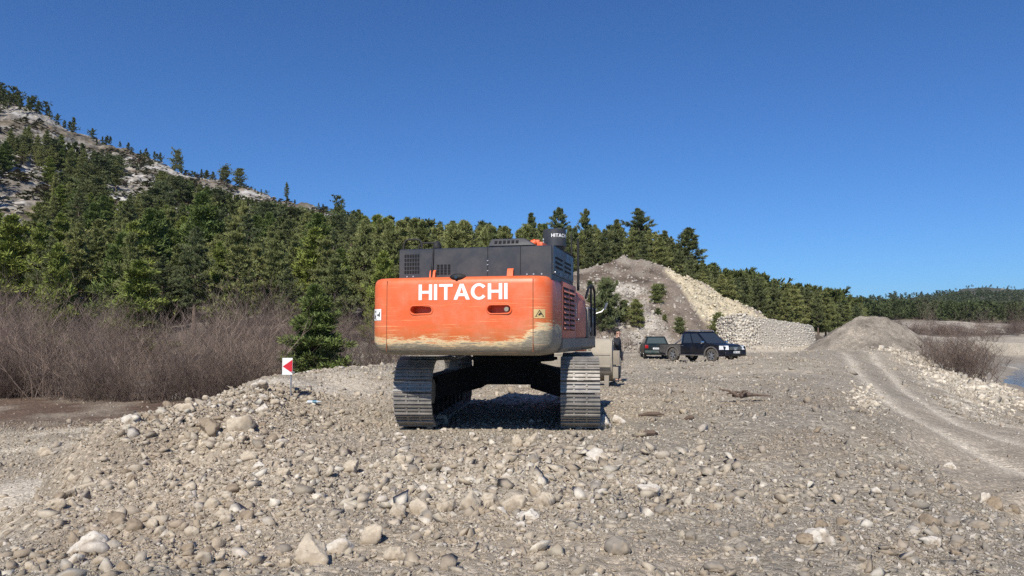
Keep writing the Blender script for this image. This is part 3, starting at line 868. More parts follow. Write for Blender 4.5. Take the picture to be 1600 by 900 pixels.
# pale blocks tipped down the bank towards the river, and rocks of the cut beside the ramp
def bank_stones(n, r):
    Vs, Fs, Cs = [], [], []; off = 0
    t = r.uniform(0, 1, n); px = 1408 + t * 150 + r.normal(0, 22, n); Y = 52 - t * 17 + r.normal(0, 2.2, n)
    k = n // 14; px[:k] = r.normal(1344, 12, k); Y[:k] = r.normal(21, 3.0, k)
    x = (px - 800) / F * Y; z = terrain(px, Y); s = r.uniform(.06, .30, n) * r.uniform(.35, 1.15, n)
    big = r.uniform(size=n) < .03; s = np.where(big, r.uniform(.2, .42, n), s * .62); s[:k] *= .65
    rot = rand_rot(n, r, .5); col = np.array((.56, .50, .40)) * r.uniform(.65, 1.2, (n, 1))
    for q in range(8):
        sel = np.arange(n)[q::8]; V, Fc = hull_rock(330 + q, 12)
        W = np.einsum('nij,vj->nvi', rot[sel], V) * s[sel][:, None, None] + np.stack([x[sel], Y[sel], z[sel] + .1 * s[sel]], -1)[:, None, :]
        Vs.append(W.reshape(-1, 3)); Fs.append((Fc[None] + (off + np.arange(len(sel)) * len(V))[:, None, None]).reshape(-1, 3)); Cs.append(np.repeat(col[sel], len(V), 0)); off += len(sel) * len(V)
    return np.concatenate(Vs), np.concatenate(Fs), np.concatenate(Cs)
V_, F_, C_ = bank_stones(4600, r_st)
tag(link("bank_rubble", np_mesh("bank_rubble", V_, F_, [M_stone], C_)), "pale broken stone tipped down the bank beside the ramp", "rubble", kind="stuff")
# outcrops on the rocky slope
def outcrops(n, r):
    Vs, Fs, Cs = [], [], []; off = 0
    px = r.uniform(-60, 560, n); Y = r.uniform(90, 330, n); x = (px - 800) / F * Y; z = terrain(px, Y)
    keep = fbm(x / 22, z / 7.0, 4, 41) + r.normal(0, .1, n) > -.05
    px, Y, x, z = px[keep], Y[keep], x[keep], z[keep]; m = len(px)
    s = r.uniform(.25, 1.1, m) * r.uniform(.5, 1.2, m); rot = rand_rot(m, r, .3); col = np.array((.43, .395, .34)) * r.uniform(.65, 1.15, (m, 1))
    for q in range(8):
        sel = np.arange(m)[q::8]; V, Fc = hull_rock(350 + q, 13); V = V * np.array((1.5, 1.2, .6))
        W = np.einsum('nij,vj->nvi', rot[sel], V) * s[sel][:, None, None] + np.stack([x[sel], Y[sel], z[sel]], -1)[:, None, :]
        Vs.append(W.reshape(-1, 3)); Fs.append((Fc[None] + (off + np.arange(len(sel)) * len(V))[:, None, None]).reshape(-1, 3)); Cs.append(np.repeat(col[sel], len(V), 0)); off += len(sel) * len(V)
    return np.concatenate(Vs), np.concatenate(Fs), np.concatenate(Cs)
V_, F_, C_ = outcrops(3800, r_st)
tag(link("outcrop_stones", np_mesh("outcrop_stones", V_, F_, [M_stone], C_)), "grey white limestone broken out of the left hillside", "rocks", kind="stuff")

# pale jagged rubble on the crest of the left heap and in the bank behind the machine
def pale_rubble(r):
    Vs, Fs, Cs = [], [], []; off = 0
    n1, n2, n3 = 1500, 1500, 500
    px1 = r.normal(350, 75, n1); Y1 = 13.0 + r.normal(0, 1.5, n1) + (px1 - 350) * .012
    x2 = r.normal(-.2, 1.5, n2); Y2 = r.normal(8.3, 1.15, n2)
    px3 = r.normal(520, 60, n3); Y3 = r.normal(26.5, 1.6, n3)
    px = np.concatenate([px1, 800 + F * x2 / Y2, px3]); Y = np.concatenate([Y1, Y2, Y3]); n = len(px)
    x = (px - 800) / F * Y; z = terrain(px, Y)
    s = .03 * (.17 / .03) ** (r.uniform(size=n) ** 1.7) * .62
    rot = rand_rot(n, r, .32)
    col = np.where((r.uniform(size=n) < .3)[:, None], np.array((.56, .51, .42)), np.array((.43, .37, .285))) * r.uniform(.72, 1.15, (n, 1))
    for q in range(12):
        sel = np.arange(n)[q::12]; V, Fc = hull_rock(370 + q, 7 + q % 4)
        W = np.einsum('nij,vj->nvi', rot[sel], V) * s[sel][:, None, None] + np.stack([x[sel], Y[sel], z[sel] + .18 * s[sel]], -1)[:, None, :]
        Vs.append(W.reshape(-1, 3)); Fs.append((Fc[None] + (off + np.arange(len(sel)) * len(V))[:, None, None]).reshape(-1, 3)); Cs.append(np.repeat(col[sel], len(V), 0)); off += len(sel) * len(V)
    return np.concatenate(Vs), np.concatenate(Fs), np.concatenate(Cs)
V_, F_, C_ = pale_rubble(np.random.default_rng(41))
tag(link("pale_rubble", np_mesh("pale_rubble", V_, F_, [M_stone], C_)), "jagged pale limestone rubble heaped behind the machine and on the left berm", "rubble", kind="stuff")

# ------------------------------------------------------------------ pines
def blades(C, D, n_each, length, width, r, spread=0.9):
    """narrow needle sprays: n_each thin triangles fanned round direction D at each tuft C"""
    m = len(C)
    d = np.repeat(D, n_each, 0) + r.normal(0, spread, (m * n_each, 3)); d /= np.linalg.norm(d, axis=1, keepdims=True)
    c = np.repeat(C, n_each, 0) + r.normal(0, .05, (m * n_each, 3))
    side = np.cross(d, r.normal(size=d.shape)); side /= np.linalg.norm(side, axis=1, keepdims=True) + 1e-9
    L = (length * r.uniform(.7, 1.25, len(d)))[:, None]; w = (width * r.uniform(.7, 1.3, len(d)))[:, None]
    A = c - side * w; B = c + side * w; T = c + d * L + side * w * .3
    T2 = c + d * L * .75 - side * w * 1.0
    V = np.stack([A, B, T, T2], 1).reshape(-1, 3)
    Fq = np.arange(len(V)).reshape(-1, 4)
    return V, Fq

def pine_crown(seed, H, kind, nb, nt, nbl, length, width):
    r = np.random.default_rng(seed)
    t0 = {'bush': .02, 'young': .03, 'mature': .20, 'tall': .30, 'round': .28}[kind]
    Rm = {'bush': .46, 'young': .29, 'mature': .25, 'tall': .21, 'round': .42}[kind] * H
    t = t0 + (1 - t0) * (np.arange(nb) + r.uniform(0, 1, nb)) / nb
    s = (t - t0) / (1 - t0)
    if kind == 'bush': prof = np.sqrt(np.maximum(1 - (s * .98) ** 1.8, 0)) * (.8 + .2 * np.minimum(1, s / .2))
    elif kind == 'young': prof = (1 - s) ** .75 * (0.75 + .25 * np.minimum(1, s / .12))
    elif kind == 'mature': prof = np.minimum(1, .5 + s * 2.2) * (1 - s ** 1.45) ** .9
    elif kind == 'tall': prof = np.minimum(1, .4 + s * 2.0) * (1 - s ** 1.8) ** .8
    else: prof = np.minimum(1, .5 + s * 2) * np.sqrt(np.maximum(1 - s ** 2.4, 0))
    whor = .68 + .32 * np.sin(t * (H * 5.2) + r.uniform(0, 6))               # whorls: tiers with gaps between
    L = Rm * (prof + .04) * whor * r.uniform(.62, 1.18, nb)
    az = r.uniform(0, 2 * np.pi, nb)
    L = L * (1 + .22 * np.sin(az * 2 + seed) + .12 * np.sin(az * 3 + seed * 2))
    el = R(-8) + s * R(55) + r.normal(0, .12, nb)
    Dv = np.stack([np.cos(az) * np.cos(el), np.sin(az) * np.cos(el), np.sin(el)], -1)
    O = np.stack([np.zeros(nb), np.zeros(nb), t * H], -1)
    f = r.uniform(.25, 1.0, (nb, nt)) ** .8
    lat = r.normal(0, .13, (nb, nt)) * f
    S = np.cross(Dv, np.array([0, 0, 1.0])); S /= np.linalg.norm(S, axis=1, keepdims=True) + 1e-9
    C = O[:, None] + Dv[:, None] * (L[:, None] * f)[..., None] + S[:, None] * (L[:, None] * lat * 2)[..., None]
    C[..., 2] += .16 * L[:, None] * f ** 2 + r.normal(0, .05, f.shape) * L[:, None]
    D = Dv[:, None] * .6 + S[:, None] * (lat * 2)[..., None] + np.array([0, 0, .75])
    C = C.reshape(-1, 3); D = D.reshape(-1, 3)
    V, Fq = blades(C, D, nbl, length, width, r, .6)
    tone = np.repeat(r.uniform(.72, 1.28, len(C)), nbl * 4)
    col = np.stack([tone * (1 + .10 * (np.repeat(r.uniform(size=len(C)), nbl * 4) - .5)), tone, tone * .95], -1)
    return V, Fq, col, (O, Dv, L)

def pine_trunk(H, O, Dv, L, r0, lean, r):
    m = MB()
    m.tube([(0, 0, -.6), (0, 0, H * .25), (lean * .4, 0, H * .6), (0, 0, H * .97)], [r0 * 1.15, r0 * .85, r0 * .5, .02], 7)
    idx_ = np.argsort(-L)[:22]
    for i in idx_:
        a = Vector(O[i]); b = a + Vector(Dv[i]) * float(L[i]) * .85 + Vector((0, 0, float(L[i]) * .1))
        m.tube([a, (a + b) / 2 - Vector((0, 0, .04 * float(L[i]))), b], [r0 * .3, r0 * .2, .012], 4)
    return m.mesh("pine_trunk", M_bark, 60)

PINE = []
r_p = np.random.default_rng(5)
for sd, kind, H, mat in ((1, 'mature', 11, M_needle), (2, 'mature', 12, M_needle), (3, 'mature', 10, M_needle), (4, 'young', 8, M_needle), (5, 'young', 7, M_needle_young),
                         (6, 'tall', 13, M_needle_dark), (7, 'tall', 14, M_needle_dark), (8, 'round', 7, M_needle_dark), (9, 'round', 6.5, M_needle_dark), (10, 'mature', 12.5, M_needle_dark), (11, 'bush', 4.5, M_needle_dark), (12, 'bush', 5.0, M_needle), (13, 'young', 6.0, M_needle_dense)):
    nb = 210 if sd == 13 else {'bush': 110, 'young': 120, 'mature': 125, 'tall': 95, 'round': 70}[kind]
    V, Fq, col, (O, Dv, L) = pine_crown(sd, H, kind, int(nb * 1.15), 13, 19, .30, .024)
    PINE.append((kind, H, np_mesh("pine_crown", V, Fq, [mat], col), pine_trunk(H, O, Dv, L, .017 * H, .1, r_p)))
BYKIND = {}
for i, p in enumerate(PINE): BYKIND.setdefault(p[0], []).append(i)

def place_pine(pi, x, y, z, h, rz, label, group=None, name="pine_tree", wide=1.0):
    kind, H, crown, trunk = PINE[pi]
    s = h / H
    e = empty(name, (x, y, z), rz); e.scale = (s * wide, s * wide, s)
    tag(e, label, "tree", group)
    link("trunk", trunk, e); link("crown", crown, e)
    return e

# named pines first (bearing, foot seen, depth, height)
TREES = []            # px, Y, z, h, kind index, label, group
def fixed(px, Y, top_py, pi, label, z=None, wide=1.0):
    x = (px - 800) / F * Y
    zz = float(zg(x, Y)) if z is None else z
    h = float(z_at(top_py, Y)) - zz
    place_pine(pi, x, Y, zz - .1, h, rnd.uniform(0, 6), label, wide=wide)
fixed(492, 35.5, 450, 12, "bushy young pine standing alone in front of the bare thicket beside the chevron sign", wide=1.45)
fixed(216, 53, 412, 4, "bright green young pine rising out of the bare thicket", wide=1.6)
fixed(88, 57, 386, 4, "narrow green young pine at the top edge of the bare thicket, far left", wide=1.0)
fixed(947, 61, 440, 10, "bushy dark pine at the foot of the spoil mound beside the excavator handrail", wide=.85)
fixed(1078, 98, 357, 5, "tall ragged dark pine at the right end of the row above the scree", wide=1.75)
fixed(1000, 98, 327, 6, "tall dark pine topping the row behind the spoil mound", wide=1.5)
fixed(965, 100, 345, 9, "dark bushy pine just left of the tallest pine behind the mound", wide=1.2)
fixed(1040, 100, 362, 9, "mid height dark pine between the two tallest pines behind the mound", wide=1.3)
fixed(915, 100, 328, 6, "slim tall pine with an open top showing just right of the air cleaner drum", wide=1.0)
fixed(874, 104, 326, 5, "slim tall pine whose top shows above the air cleaner drum", wide=1.1)
fixed(830, 118, 335, 9, "broad pine rising behind the right end of the engine hood", wide=1.1)
fixed(270, 300, 237, 8, "taller pine breaking the skyline of the rocky ridge", wide=.8)
fixed(345, 318, 262, 8, "round topped pine on the ridge skyline beside another like it, the left one", wide=1.2)
fixed(369, 314, 266, 7, "round topped pine on the ridge skyline, the right one of two", wide=1.2)
fixed(444, 302, 285, 5, "thin lone pine at the low right end of the rocky skyline", wide=.9)

r_t = np.random.default_rng(23)
cand = []
def zone(n, pxr, Yr, hr, kinds, label, group, dens=None, gap=1.0, hfun=None):
    px = r_t.uniform(*pxr, n); Y = np.exp(r_t.uniform(math.log(Yr[0]), math.log(Yr[1]), n))
    for a, b_ in zip(px, Y):
        cand.append((a, b_, r_t.uniform(*hr), kinds, label, group, gap, dens))
G_low = ("olive green pine in the dense stand on the lower left slope", "pines on the lower left slope")
G_up = ("smaller pine on the rocky upper part of the left hillside", "pines scattered on the upper hillside")
G_ridge = ("low round topped pine along the skyline of the left ridge", "pines along the ridge skyline")
G_mid = ("pine in the dense dark belt showing above the excavator engine hood", "pines behind the excavator")
G_mnd = ("dark pine in the wood behind the spoil mound", "pines behind the spoil mound")
G_wall = ("dark pine in the belt beyond the stone retaining wall", "pines beyond the stone wall")
zone(900, (-160, 620), (66, 150), (8.5, 13.8), ('mature', 'mature', 'tall', 'young'), *G_low, gap=1.2, dens='low')
zone(1400, (-160, 560), (135, 318), (5.5, 9.5), ('mature', 'round', 'young'), *G_up, dens='clump', gap=1.25)
zone(260, (560, 860), (76, 205), (8.5, 11.5), ('mature', 'mature', 'young'), *G_mid, gap=.85)
zone(120, (860, 1110), (92, 118), (8.5, 11.5), ('tall', 'mature'), *G_mnd, gap=.7)
zone(420, (1105, 1345), (120, 240), (7.5, 10.5), ('mature', 'mature', 'tall'), *G_wall, gap=.75)
for a in np.linspace(-40, 520, 105):
    a = a + r_t.uniform(-9, 9)
    cand.append((a, float(ii(a, HX, HC)) * r_t.uniform(.97, 1.0), r_t.uniform(2.8, 5.6) * (1.25 if a < 110 else .95 if a < 280 else .8 if a < 340 else .5), ('round',), *G_ridge, .55, 'ridge'))
cand = [c for c in cand if not (c[7] == 'ridge' and c[0] > 110 and float(vnoise(np.array([c[0] / 17.0]), np.array([3.3]), 5)[0]) < (-.16 if c[0] < 300 else -.02))]
px = np.array([c[0] for c in cand]); Y = np.array([c[1] for c in cand])
zc = terrain(px, Y)
order = np.argsort(Y)
sky_line = np.full(2200, 900.0)     # what nearer trees already hide
kept = []; occupied = []
for i in order:
    a, Yi, h, kinds, label, group, gap, dens = cand[i]
    x = (a - 800) / F * Yi; z = float(zc[i])
    ce = 525 - (z - CAM_Z) / Yi * F
    if dens == 'clump' and any(((a - bx) / bw) ** 2 + ((ce - by) / bh) ** 2 < 1 for bx, by, bw, bh in ((22, 350, 62, 62), (190, 330, 34, 34), (25, 205, 70, 30), (105, 232, 50, 18), (215, 300, 26, 30), (285, 400, 24, 40))): continue
    if dens == 'clump' and a > 60 and ce < float(ii(a, HX, HY)) + 12 and r_t.uniform() < .7: continue
    if dens == 'low' and Yi > 95 and float(fbm(np.array([x / 16.0]), np.array([Yi / 26.0]), 3, 95)[0]) < -.13: continue
    if dens == 'low' and a < 600 and Yi < 150 and ((a - 10) / 60) ** 2 + ((ce - 375) / 50) ** 2 < 1: continue
    if dens == 'clump' and float(fbm(np.array([x / 24.0]), np.array([Yi / 46.0]), 3, 91)[0]) < -.16 + .04 * (Yi > 240): continue
    # no trees inside the mound's or pad's open ground
    if 880 < a < 1240 and Yi < 92: continue
    if 1105 < a < 1350:                      # tops fall away to the right along the belt
        tgt = float(ii(a, [1100, 1130, 1180, 1230, 1300, 1345], [405, 424, 432, 446, 456, 470])) + r_t.uniform(-3, 14)
        h = float(z_at(tgt, Yi)) - z
        if h < 3.0 or h > 14: continue
    if 560 < a <= 860:
        tgt = float(ii(a, [560, 620, 700, 760, 800, 860], [338, 342, 346, 350, 356, 346])) + r_t.uniform(0, 16)
        hh = float(z_at(tgt, Yi)) - z
        if hh < 4: continue
        h = min(hh, 13.0)
    if 860 < a <= 1105:
        tgt = float(ii(a, [860, 900, 960, 1000, 1050, 1090, 1105], [352, 352, 352, 348, 368, 392, 415])) + r_t.uniform(0, 22)
        hh = float(z_at(tgt, Yi)) - z
        if hh < 3: continue
        h = min(hh, 13.0)
    if dens == 'low' and a < 600 and Yi < 150:
        tgt = float(ii(a, [0, 60, 100, 220, 330, 450, 560, 620], [330, 304, 298, 290, 324, 337, 340, 344])) + r_t.uniform(-14, 48)
        hh = float(z_at(tgt, Yi)) - z
        if hh < 4.5: continue
        h = min(h, hh) * r_t.uniform(.74, 1.05)
    rad = .17 * h * gap
    if dens in ('low', 'clump') and 70 < a < 520:
        hm = float(z_at(float(ii(a, HX, HY)) + 12, Yi)) - z
        if hm < 2.5: continue
        h = min(h, hm)
    if any((x - ox) ** 2 + (Yi - oy) ** 2 < (rad + orr) ** 2 for ox, oy, orr in occupied): continue
    top = 525 - (z + h - CAM_Z) / Yi * F
    c0, c1 = int(a - .16 * h / Yi * F) + 300, int(a + .16 * h / Yi * F) + 301
    if c0 < 0 or c1 > 2199 or np.min(sky_line[c0:c1]) < 0: continue
    vis = float(np.mean(sky_line[c0:c1])) - top
    if vis < max(3.0, .13 * h / Yi * F): continue
    mid = (c0 + c1) // 2; hw = max(1, (c1 - c0) // 3)
    sky_line[mid - hw:mid + hw] = np.minimum(sky_line[mid - hw:mid + hw], top + .12 * h / Yi * F)
    occupied.append((x, Yi, rad))
    kept.append((h / Yi * min(1, vis / (h / Yi * F) + .25), a, x, Yi, z, h, kinds, label, group))
kept.sort(key=lambda t: -t[0])
infr = [t for t in kept if -25 < t[1] < 1625]
N_IND = 270
ind = infr[:N_IND]; rest_t = infr[N_IND:] + [t for t in kept if not (-25 < t[1] < 1625)]
for _, a, x, Yi, z, h, kinds, label, group in ind:
    k = kinds[int(r_t.integers(len(kinds)))]
    pi = BYKIND[k][int(r_t.integers(len(BYKIND[k])))]
    if group == G_low[1] and pi == 9: pi = 0
    place_pine(pi, x, Yi, z - .15, h, r_t.uniform(0, 6.28), label, group, wide=r_t.uniform(1.3, 1.9) if k == 'round' else r_t.uniform(.95, 1.35))
print("pines", len(ind), "rest", len(rest_t))

# the rest of the wood: far stand as one mass
def far_tree_mesh(seed, kind):
    V, Fq, col, (O, Dv, L) = pine_crown(seed, 10.0, kind, 34, 5, 4, 1.0, .15)
    return V, Fq, col
FAR = [far_tree_mesh(200 + i, k) for i, k in enumerate(('mature', 'mature', 'young', 'tall', 'round'))]
TINY = [pine_crown(220 + i, 10.0, k, 14, 3, 2, 1.9, .45)[:3] for i, k in enumerate(('mature', 'young', 'round'))]
Vs, Fs, Cs = [], [], []; off = 0
def add_far(bank, x, y, z, h, base_c):
    global off
    V, Fq, col = bank[int(r_t.integers(len(bank)))]
    a = r_t.uniform(0, 6.28); s = h / 10.0; wd = s * r_t.uniform(1.0, 1.35)
    W = np.stack([V[:, 0] * math.cos(a) - V[:, 1] * math.sin(a), V[:, 0] * math.sin(a) + V[:, 1] * math.cos(a), V[:, 2]], -1) * np.array([wd, wd, s]) + np.array([x, y, z - .2])
    Vs.append(W); Fs.append(Fq + off); Cs.append(col * np.array(base_c) * r_t.uniform(.8, 1.2)); off += len(V)
for _, a, x, Yi, z, h, kinds, label, group in rest_t:
    add_far(FAR, x, Yi, z, h, (.085, .10, .032))
if Vs:
    tag(link("distant_pines", np_mesh("distant_pines", np.concatenate(Vs), np.concatenate(Fs), [M_needle_far], np.concatenate(Cs))), "small pines further off among the slope trees", "woods", kind="stuff")
Vs, Fs, Cs = [], [], []; off = 0
n = 5200
px = r_t.uniform(1225, 1700, n); Y = np.exp(r_t.uniform(math.log(285), math.log(2150), n)); Y[:1100] = r_t.uniform(285, 520, 1100)
zf_ = terrain(px, Y)
for a, Yi, z in zip(px, Y, zf_):
    x = (a - 800) / F * Yi
    if Yi > 1000 and float(fbm(np.array([x / 120.]), np.array([z / 20.]), 3, 93)[0]) > .17: continue
    if Yi < 330 and a > 1400 and r_t.uniform() < .6: continue
    if Yi < 600:
        tgt = float(ii(a, [1225, 1330, 1380, 1480, 1560, 1700], [455, 466, 468, 470, 472, 472])) + r_t.uniform(0, 12)
        hh = float(z_at(tgt, Yi)) - z
        if hh < 3: continue
        add_far(FAR if Yi < 420 else TINY, x, Yi, z, min(hh, r_t.uniform(6.5, 11)), (.075, .095, .04)); continue
    if Yi < 600: add_far(FAR if Yi < 420 else TINY, x, Yi, z, r_t.uniform(6.5, 11), (.062, .082, .035))
    else: add_far(TINY, x, Yi, z, r_t.uniform(5.0, 8), (.07, .09, .045))
tag(link("far_woods", np_mesh("far_woods", np.concatenate(Vs), np.concatenate(Fs), [M_needle_far], np.concatenate(Cs))), "pine woods covering the far hills across the valley", "woods", kind="stuff")

Vs, Fs, Cs = [], [], []; off = 0
px = r_t.uniform(-60, 540, 2600); Y = r_t.uniform(95, 332, 2600); zs_ = terrain(px, Y)
for a, Yi, z in zip(px, Y, zs_):
    x = (a - 800) / F * Yi
    if float(fbm(np.array([x / 9.0]), np.array([Yi / 14.0]), 3, 97)[0]) < .02: continue
    V, Fq, col = TINY[int(r_t.integers(3))]
    h = r_t.uniform(.6, 2.2); s = h / 10.0
    W = V * np.array([s * 3.0, s * 3.0, s]) + np.array([x, Yi, z - .1])
    Vs.append(W); Fs.append(Fq + off); Cs.append(col * np.array([(.10, .10, .05), (.13, .105, .07), (.085, .095, .05)][int(r_t.integers(3))]) * r_t.uniform(.7, 1.2)); off += len(V)
tag(link("hillside_scrub", np_mesh("hillside_scrub", np.concatenate(Vs), np.concatenate(Fs), [M_needle_far], np.concatenate(Cs))), "low scrub and dry tussocks dotted over the rocky left hillside", "scrub", kind="stuff")

# ------------------------------------------------------------------ bare shrubs
def shrub_mesh(seed, H, spread, nst, mat, upright=.5, tw=1.0, nbr=7):
    r = np.random.default_rng(seed)
    V, Fq, Cc = [], [], []
    def strip(p, rad, tone):
        o = len(V); k = len(p)
        for i in range(k):
            t = p[min(i + 1, k - 1)] - p[max(i - 1, 0)]; t = t / (np.linalg.norm(t) + 1e-9)
            u = np.cross(t, (0.3, .9, .1)); u /= np.linalg.norm(u) + 1e-9; v = np.cross(t, u)
            for j in range(3):
                an = j * 2.0944
                V.append(p[i] + rad[i] * (math.cos(an) * u + math.sin(an) * v)); Cc.append(tone)
        for i in range(k - 1):
            for j in range(3):
                a, b_ = o + i * 3 + j, o + i * 3 + (j + 1) % 3
                Fq.append((a, b_, b_ + 3, a + 3))
    def grow(p0, d, L, r0, k, wob):
        pts = [p0]; dd = d / np.linalg.norm(d)
        for i in range(k):
            dd = dd + r.normal(0, wob, 3) + np.array((0, 0, .06)); dd /= np.linalg.norm(dd)
            pts.append(pts[-1] + dd * L / k)
        return pts, [r0 * (1 - .8 * i / k) for i in range(k + 1)], dd
    for s in range(nst):
        az = r.uniform(0, 6.28); lean = abs(r.normal(0, .5 * (1 - upright) + .16))
        d = np.array((math.cos(az) * lean, math.sin(az) * lean, 1.0))
        p0 = np.array((r.normal(0, spread), r.normal(0, spread), -.25))
        L = H * r.uniform(.6, 1.05); r0 = r.uniform(.009, .022) * tw
        tone = np.full(3, r.uniform(.6, 1.45))
        pts, rad, dd = grow(p0, d, L, r0, 6, .09); strip(np.array(pts), rad, tone)
        for b_ in range(nbr):
            i = int(r.integers(1, 6)); az2 = r.uniform(0, 6.28)
            db = np.array((math.cos(az2) * .75, math.sin(az2) * .75, .85))
            pb, rb, d2 = grow(pts[i] + (pts[i + 1] - pts[i]) * r.uniform(), db, L * r.uniform(.22, .42), r0 * .55, 3, .14)
            strip(np.array(pb), rb, tone * 1.03)
            for q in range(4):
                j = int(r.integers(1, 4)); az3 = r.uniform(0, 6.28)
                dq = d2 * .6 + np.array((math.cos(az3) * .7, math.sin(az3) * .7, .6))
                pq, rq, _ = grow(pb[j], dq, L * r.uniform(.09, .2), r0 * .30, 2, .15)
                strip(np.array(pq), rq, tone * 1.08)
    return np_mesh("bare_shrub", np.array(V), np.array(Fq), [mat], np.clip(np.array(Cc), 0, 1.6))
SHR = [shrub_mesh(400 + i, 4.6, .60, 30, M_twig, .42) for i in range(5)]
SHR_D = [shrub_mesh(420 + i, 3.2, .55, 20, M_twig_dark, .25, .9) for i in range(3)]
TREE_B = [shrub_mesh(440 + i, 9.0, .35, 16, M_twig, .78, 1.5, 11) for i in range(2)]
def place_shrub(me_, x, y, h, H, label, group, cat="shrub", name="bare_shrub", wide=1.0):
    o = link(name, me_, None, (x, y, float(zg(x, y)) - .05))
    s = h / H; o.scale = (s * wide, s * wide, s); o.rotation_euler = (0, 0, r_t.uniform(0, 6.28))
    tag(o, label, cat, group); return o
n_s = 0
for row, (Y0, gap) in enumerate(((31.5, 1.9), (35, 2.1), (39.5, 2.3), (45, 2.6), (51, 3.0), (57, 3.2))):
    x = -Y0 * .86
    while x < -Y0 * .13:
        xx, yy = x + r_t.uniform(-.5, .5), Y0 + r_t.uniform(-1.4, 1.4)
        a = 800 + F * xx / yy
        edge = float(ii(a, [-200, 60, 180, 300, 420, 640], [33.5, 32.5, 30, 29, 34, 37]))
        if yy > edge and not (455 < a < 530 and yy < 37.5):
            top = float(ii(a, [-100, 60, 130, 230, 330, 400, 470, 620], [450, 445, 468, 478, 468, 458, 462, 468]))
            h = float(z_at(top, yy)) - float(zg(xx, yy))
            h = min(h * r_t.uniform(.62, 1.08), 6.6)
            if h > 1.2:
                nearrow = row <= 2
                place_shrub(SHR[int(r_t.integers(5))], xx, yy, h, 4.6,
                            "bare grey brown shrub at the front of the thicket below the pine slope" if nearrow else "bare grey brown shrub deeper in the thicket below the pine slope",
                            "bare shrubs along the thicket's front" if nearrow else "bare shrubs in the back of the thicket", wide=r_t.uniform(.9, 1.35)); n_s += 1
        x += gap
print("shrubs", n_s)
# low dry brush between
for i in range(46):
    a = r_t.uniform(-40, 600); Y0 = float(ii(a, [-200, 60, 180, 300, 420, 640], [33, 32, 29.5, 29.5, 33.5, 36])) + r_t.uniform(-.8, 2.0)
    place_shrub(SHR_D[int(r_t.integers(3))], (a - 800) / F * Y0, Y0, r_t.uniform(1.2, 2.6), 3.2, "low dark twiggy bush at the foot of the thicket", "low bushes at the foot of the thicket", wide=1.3)
# bushes on the mound
for a, py, h, lab in ((974, 424, .8, "flat rusty brown bush near the top of the spoil mound, left of its twin"), (1019, 428, 1.0, "dark rusty brown bush near the crest where the yellow scree begins")):
    p = hit(a, py, 58, 110)
    place_shrub(SHR_D[a % 3], p.x, p.y, h, 3.2, lab, None, wide=2.2)
for a, py, h, pi, lab in ((1025, 478, 1.5, 11, "tiny green pine seedling on the pale rock of the mound face"), (1062, 522, 1.2, 10, "tiny green pine seedling above the hood end of the dark hatchback"),
                          (1122, 525, 1.7, 11, "small green pine seedling beside the rounded end of the stone wall"), (995, 515, 2.0, 11, "low spreading young pine at the foot of the pale rock patch"), (975, 500, 1.5, 10, "stubby young pine between the larger pine and the pale rock patch")):
    p = hit(a, py, 50, 110)
    place_pine(pi, p.x, p.y, p.z - .05, h, rnd.uniform(0, 6), lab, wide=1.1)
for a, py, h in ((955, 528, 1.3), (985, 548, 1.2), (1000, 552, 1.4), (930, 520, 1.6), (968, 552, 1.5)):
    p = hit(a, py, 50, 110)
    place_shrub(SHR_D[a % 3], p.x, p.y, h, 3.2, "low dry bush at the foot of the spoil mound behind the bucket", "dry bushes at the foot of the mound", wide=1.5)
r_m = np.random.default_rng(61)
for i in range(26):
    a, py = r_m.uniform(915, 1085), r_m.uniform(418, 535)
    if a > 1030 + (py - 420) * .5: continue
    p = hit(a, py, 57, 110)
    place_shrub(SHR_D[i % 3], p.x, p.y, r_m.uniform(.4, 1.0), 3.2, "small dry twiggy bush growing on the spoil mound's face", "small dry bushes on the mound face", wide=2.0)
for i in range(9):
    a, py = r_m.uniform(920, 1060), r_m.uniform(440, 530)
    p = hit(a, py, 57, 110)
    place_pine(10 + i % 2, p.x, p.y, p.z - .1, r_m.uniform(.5, 1.0), r_m.uniform(0, 6), "knee high green bush on the spoil mound's face", "low green bushes on the mound face", wide=1.3)
# bushes on the river bank and flats
for a, Y0, h in ((1462, 50, 2.2), (1472, 47, 2.8), (1482, 45, 2.9), (1492, 44, 2.9), (1502, 43, 2.7), (1512, 42.5, 2.3), (1522, 42, 1.9), (1480, 52, 2.6), (1495, 50, 2.8), (1508, 48, 2.6), (1520, 46, 2.2), (1464, 56, 2.4)):
    x = (a - 800) / F * Y0
    place_shrub(SHR_D[a % 3], x, Y0, h, 3.2, "tangled purplish brown bush in the clump on the stony river bank", "bushes on the river bank", wide=1.5)
for a, Y0, h in ((1535, 172, 4.0), (1552, 170, 3.2)):
    place_shrub(SHR_D[a % 3], (a - 800) / F * Y0, Y0, h, 3.2, "lone brown bush on the pale embankment across the river", "bushes on the far embankment", wide=1.6)
for i in range(64):
    a = r_t.uniform(1400, 1680); Y0 = r_t.uniform(194, 226)
    place_shrub((SHR + SHR_D)[int(r_t.integers(8))], (a - 800) / F * Y0, Y0, r_t.uniform(2.6, 4.6), 4.6, "purplish brown bare bush in the belt on the far river bank", "bare bushes on the far river bank", wide=1.6)
for a, Y0, top, lab, w in ((1452, 165, 470, "tall bare poplar rising above the brown bushes on the far bank", .8), (1588, 190, 468, "tall bare tree at the right edge above the far river bank", 1.1), (1533, 200, 484, "spreading bare tree in the middle of the far bank's bushes", 1.5)):
    x = (a - 800) / F * Y0; g = float(zg(x, Y0))
    place_shrub(TREE_B[a % 2], x, Y0, float(z_at(top, Y0)) - g, 9.0, lab, None, "tree", "bare_tree", w)

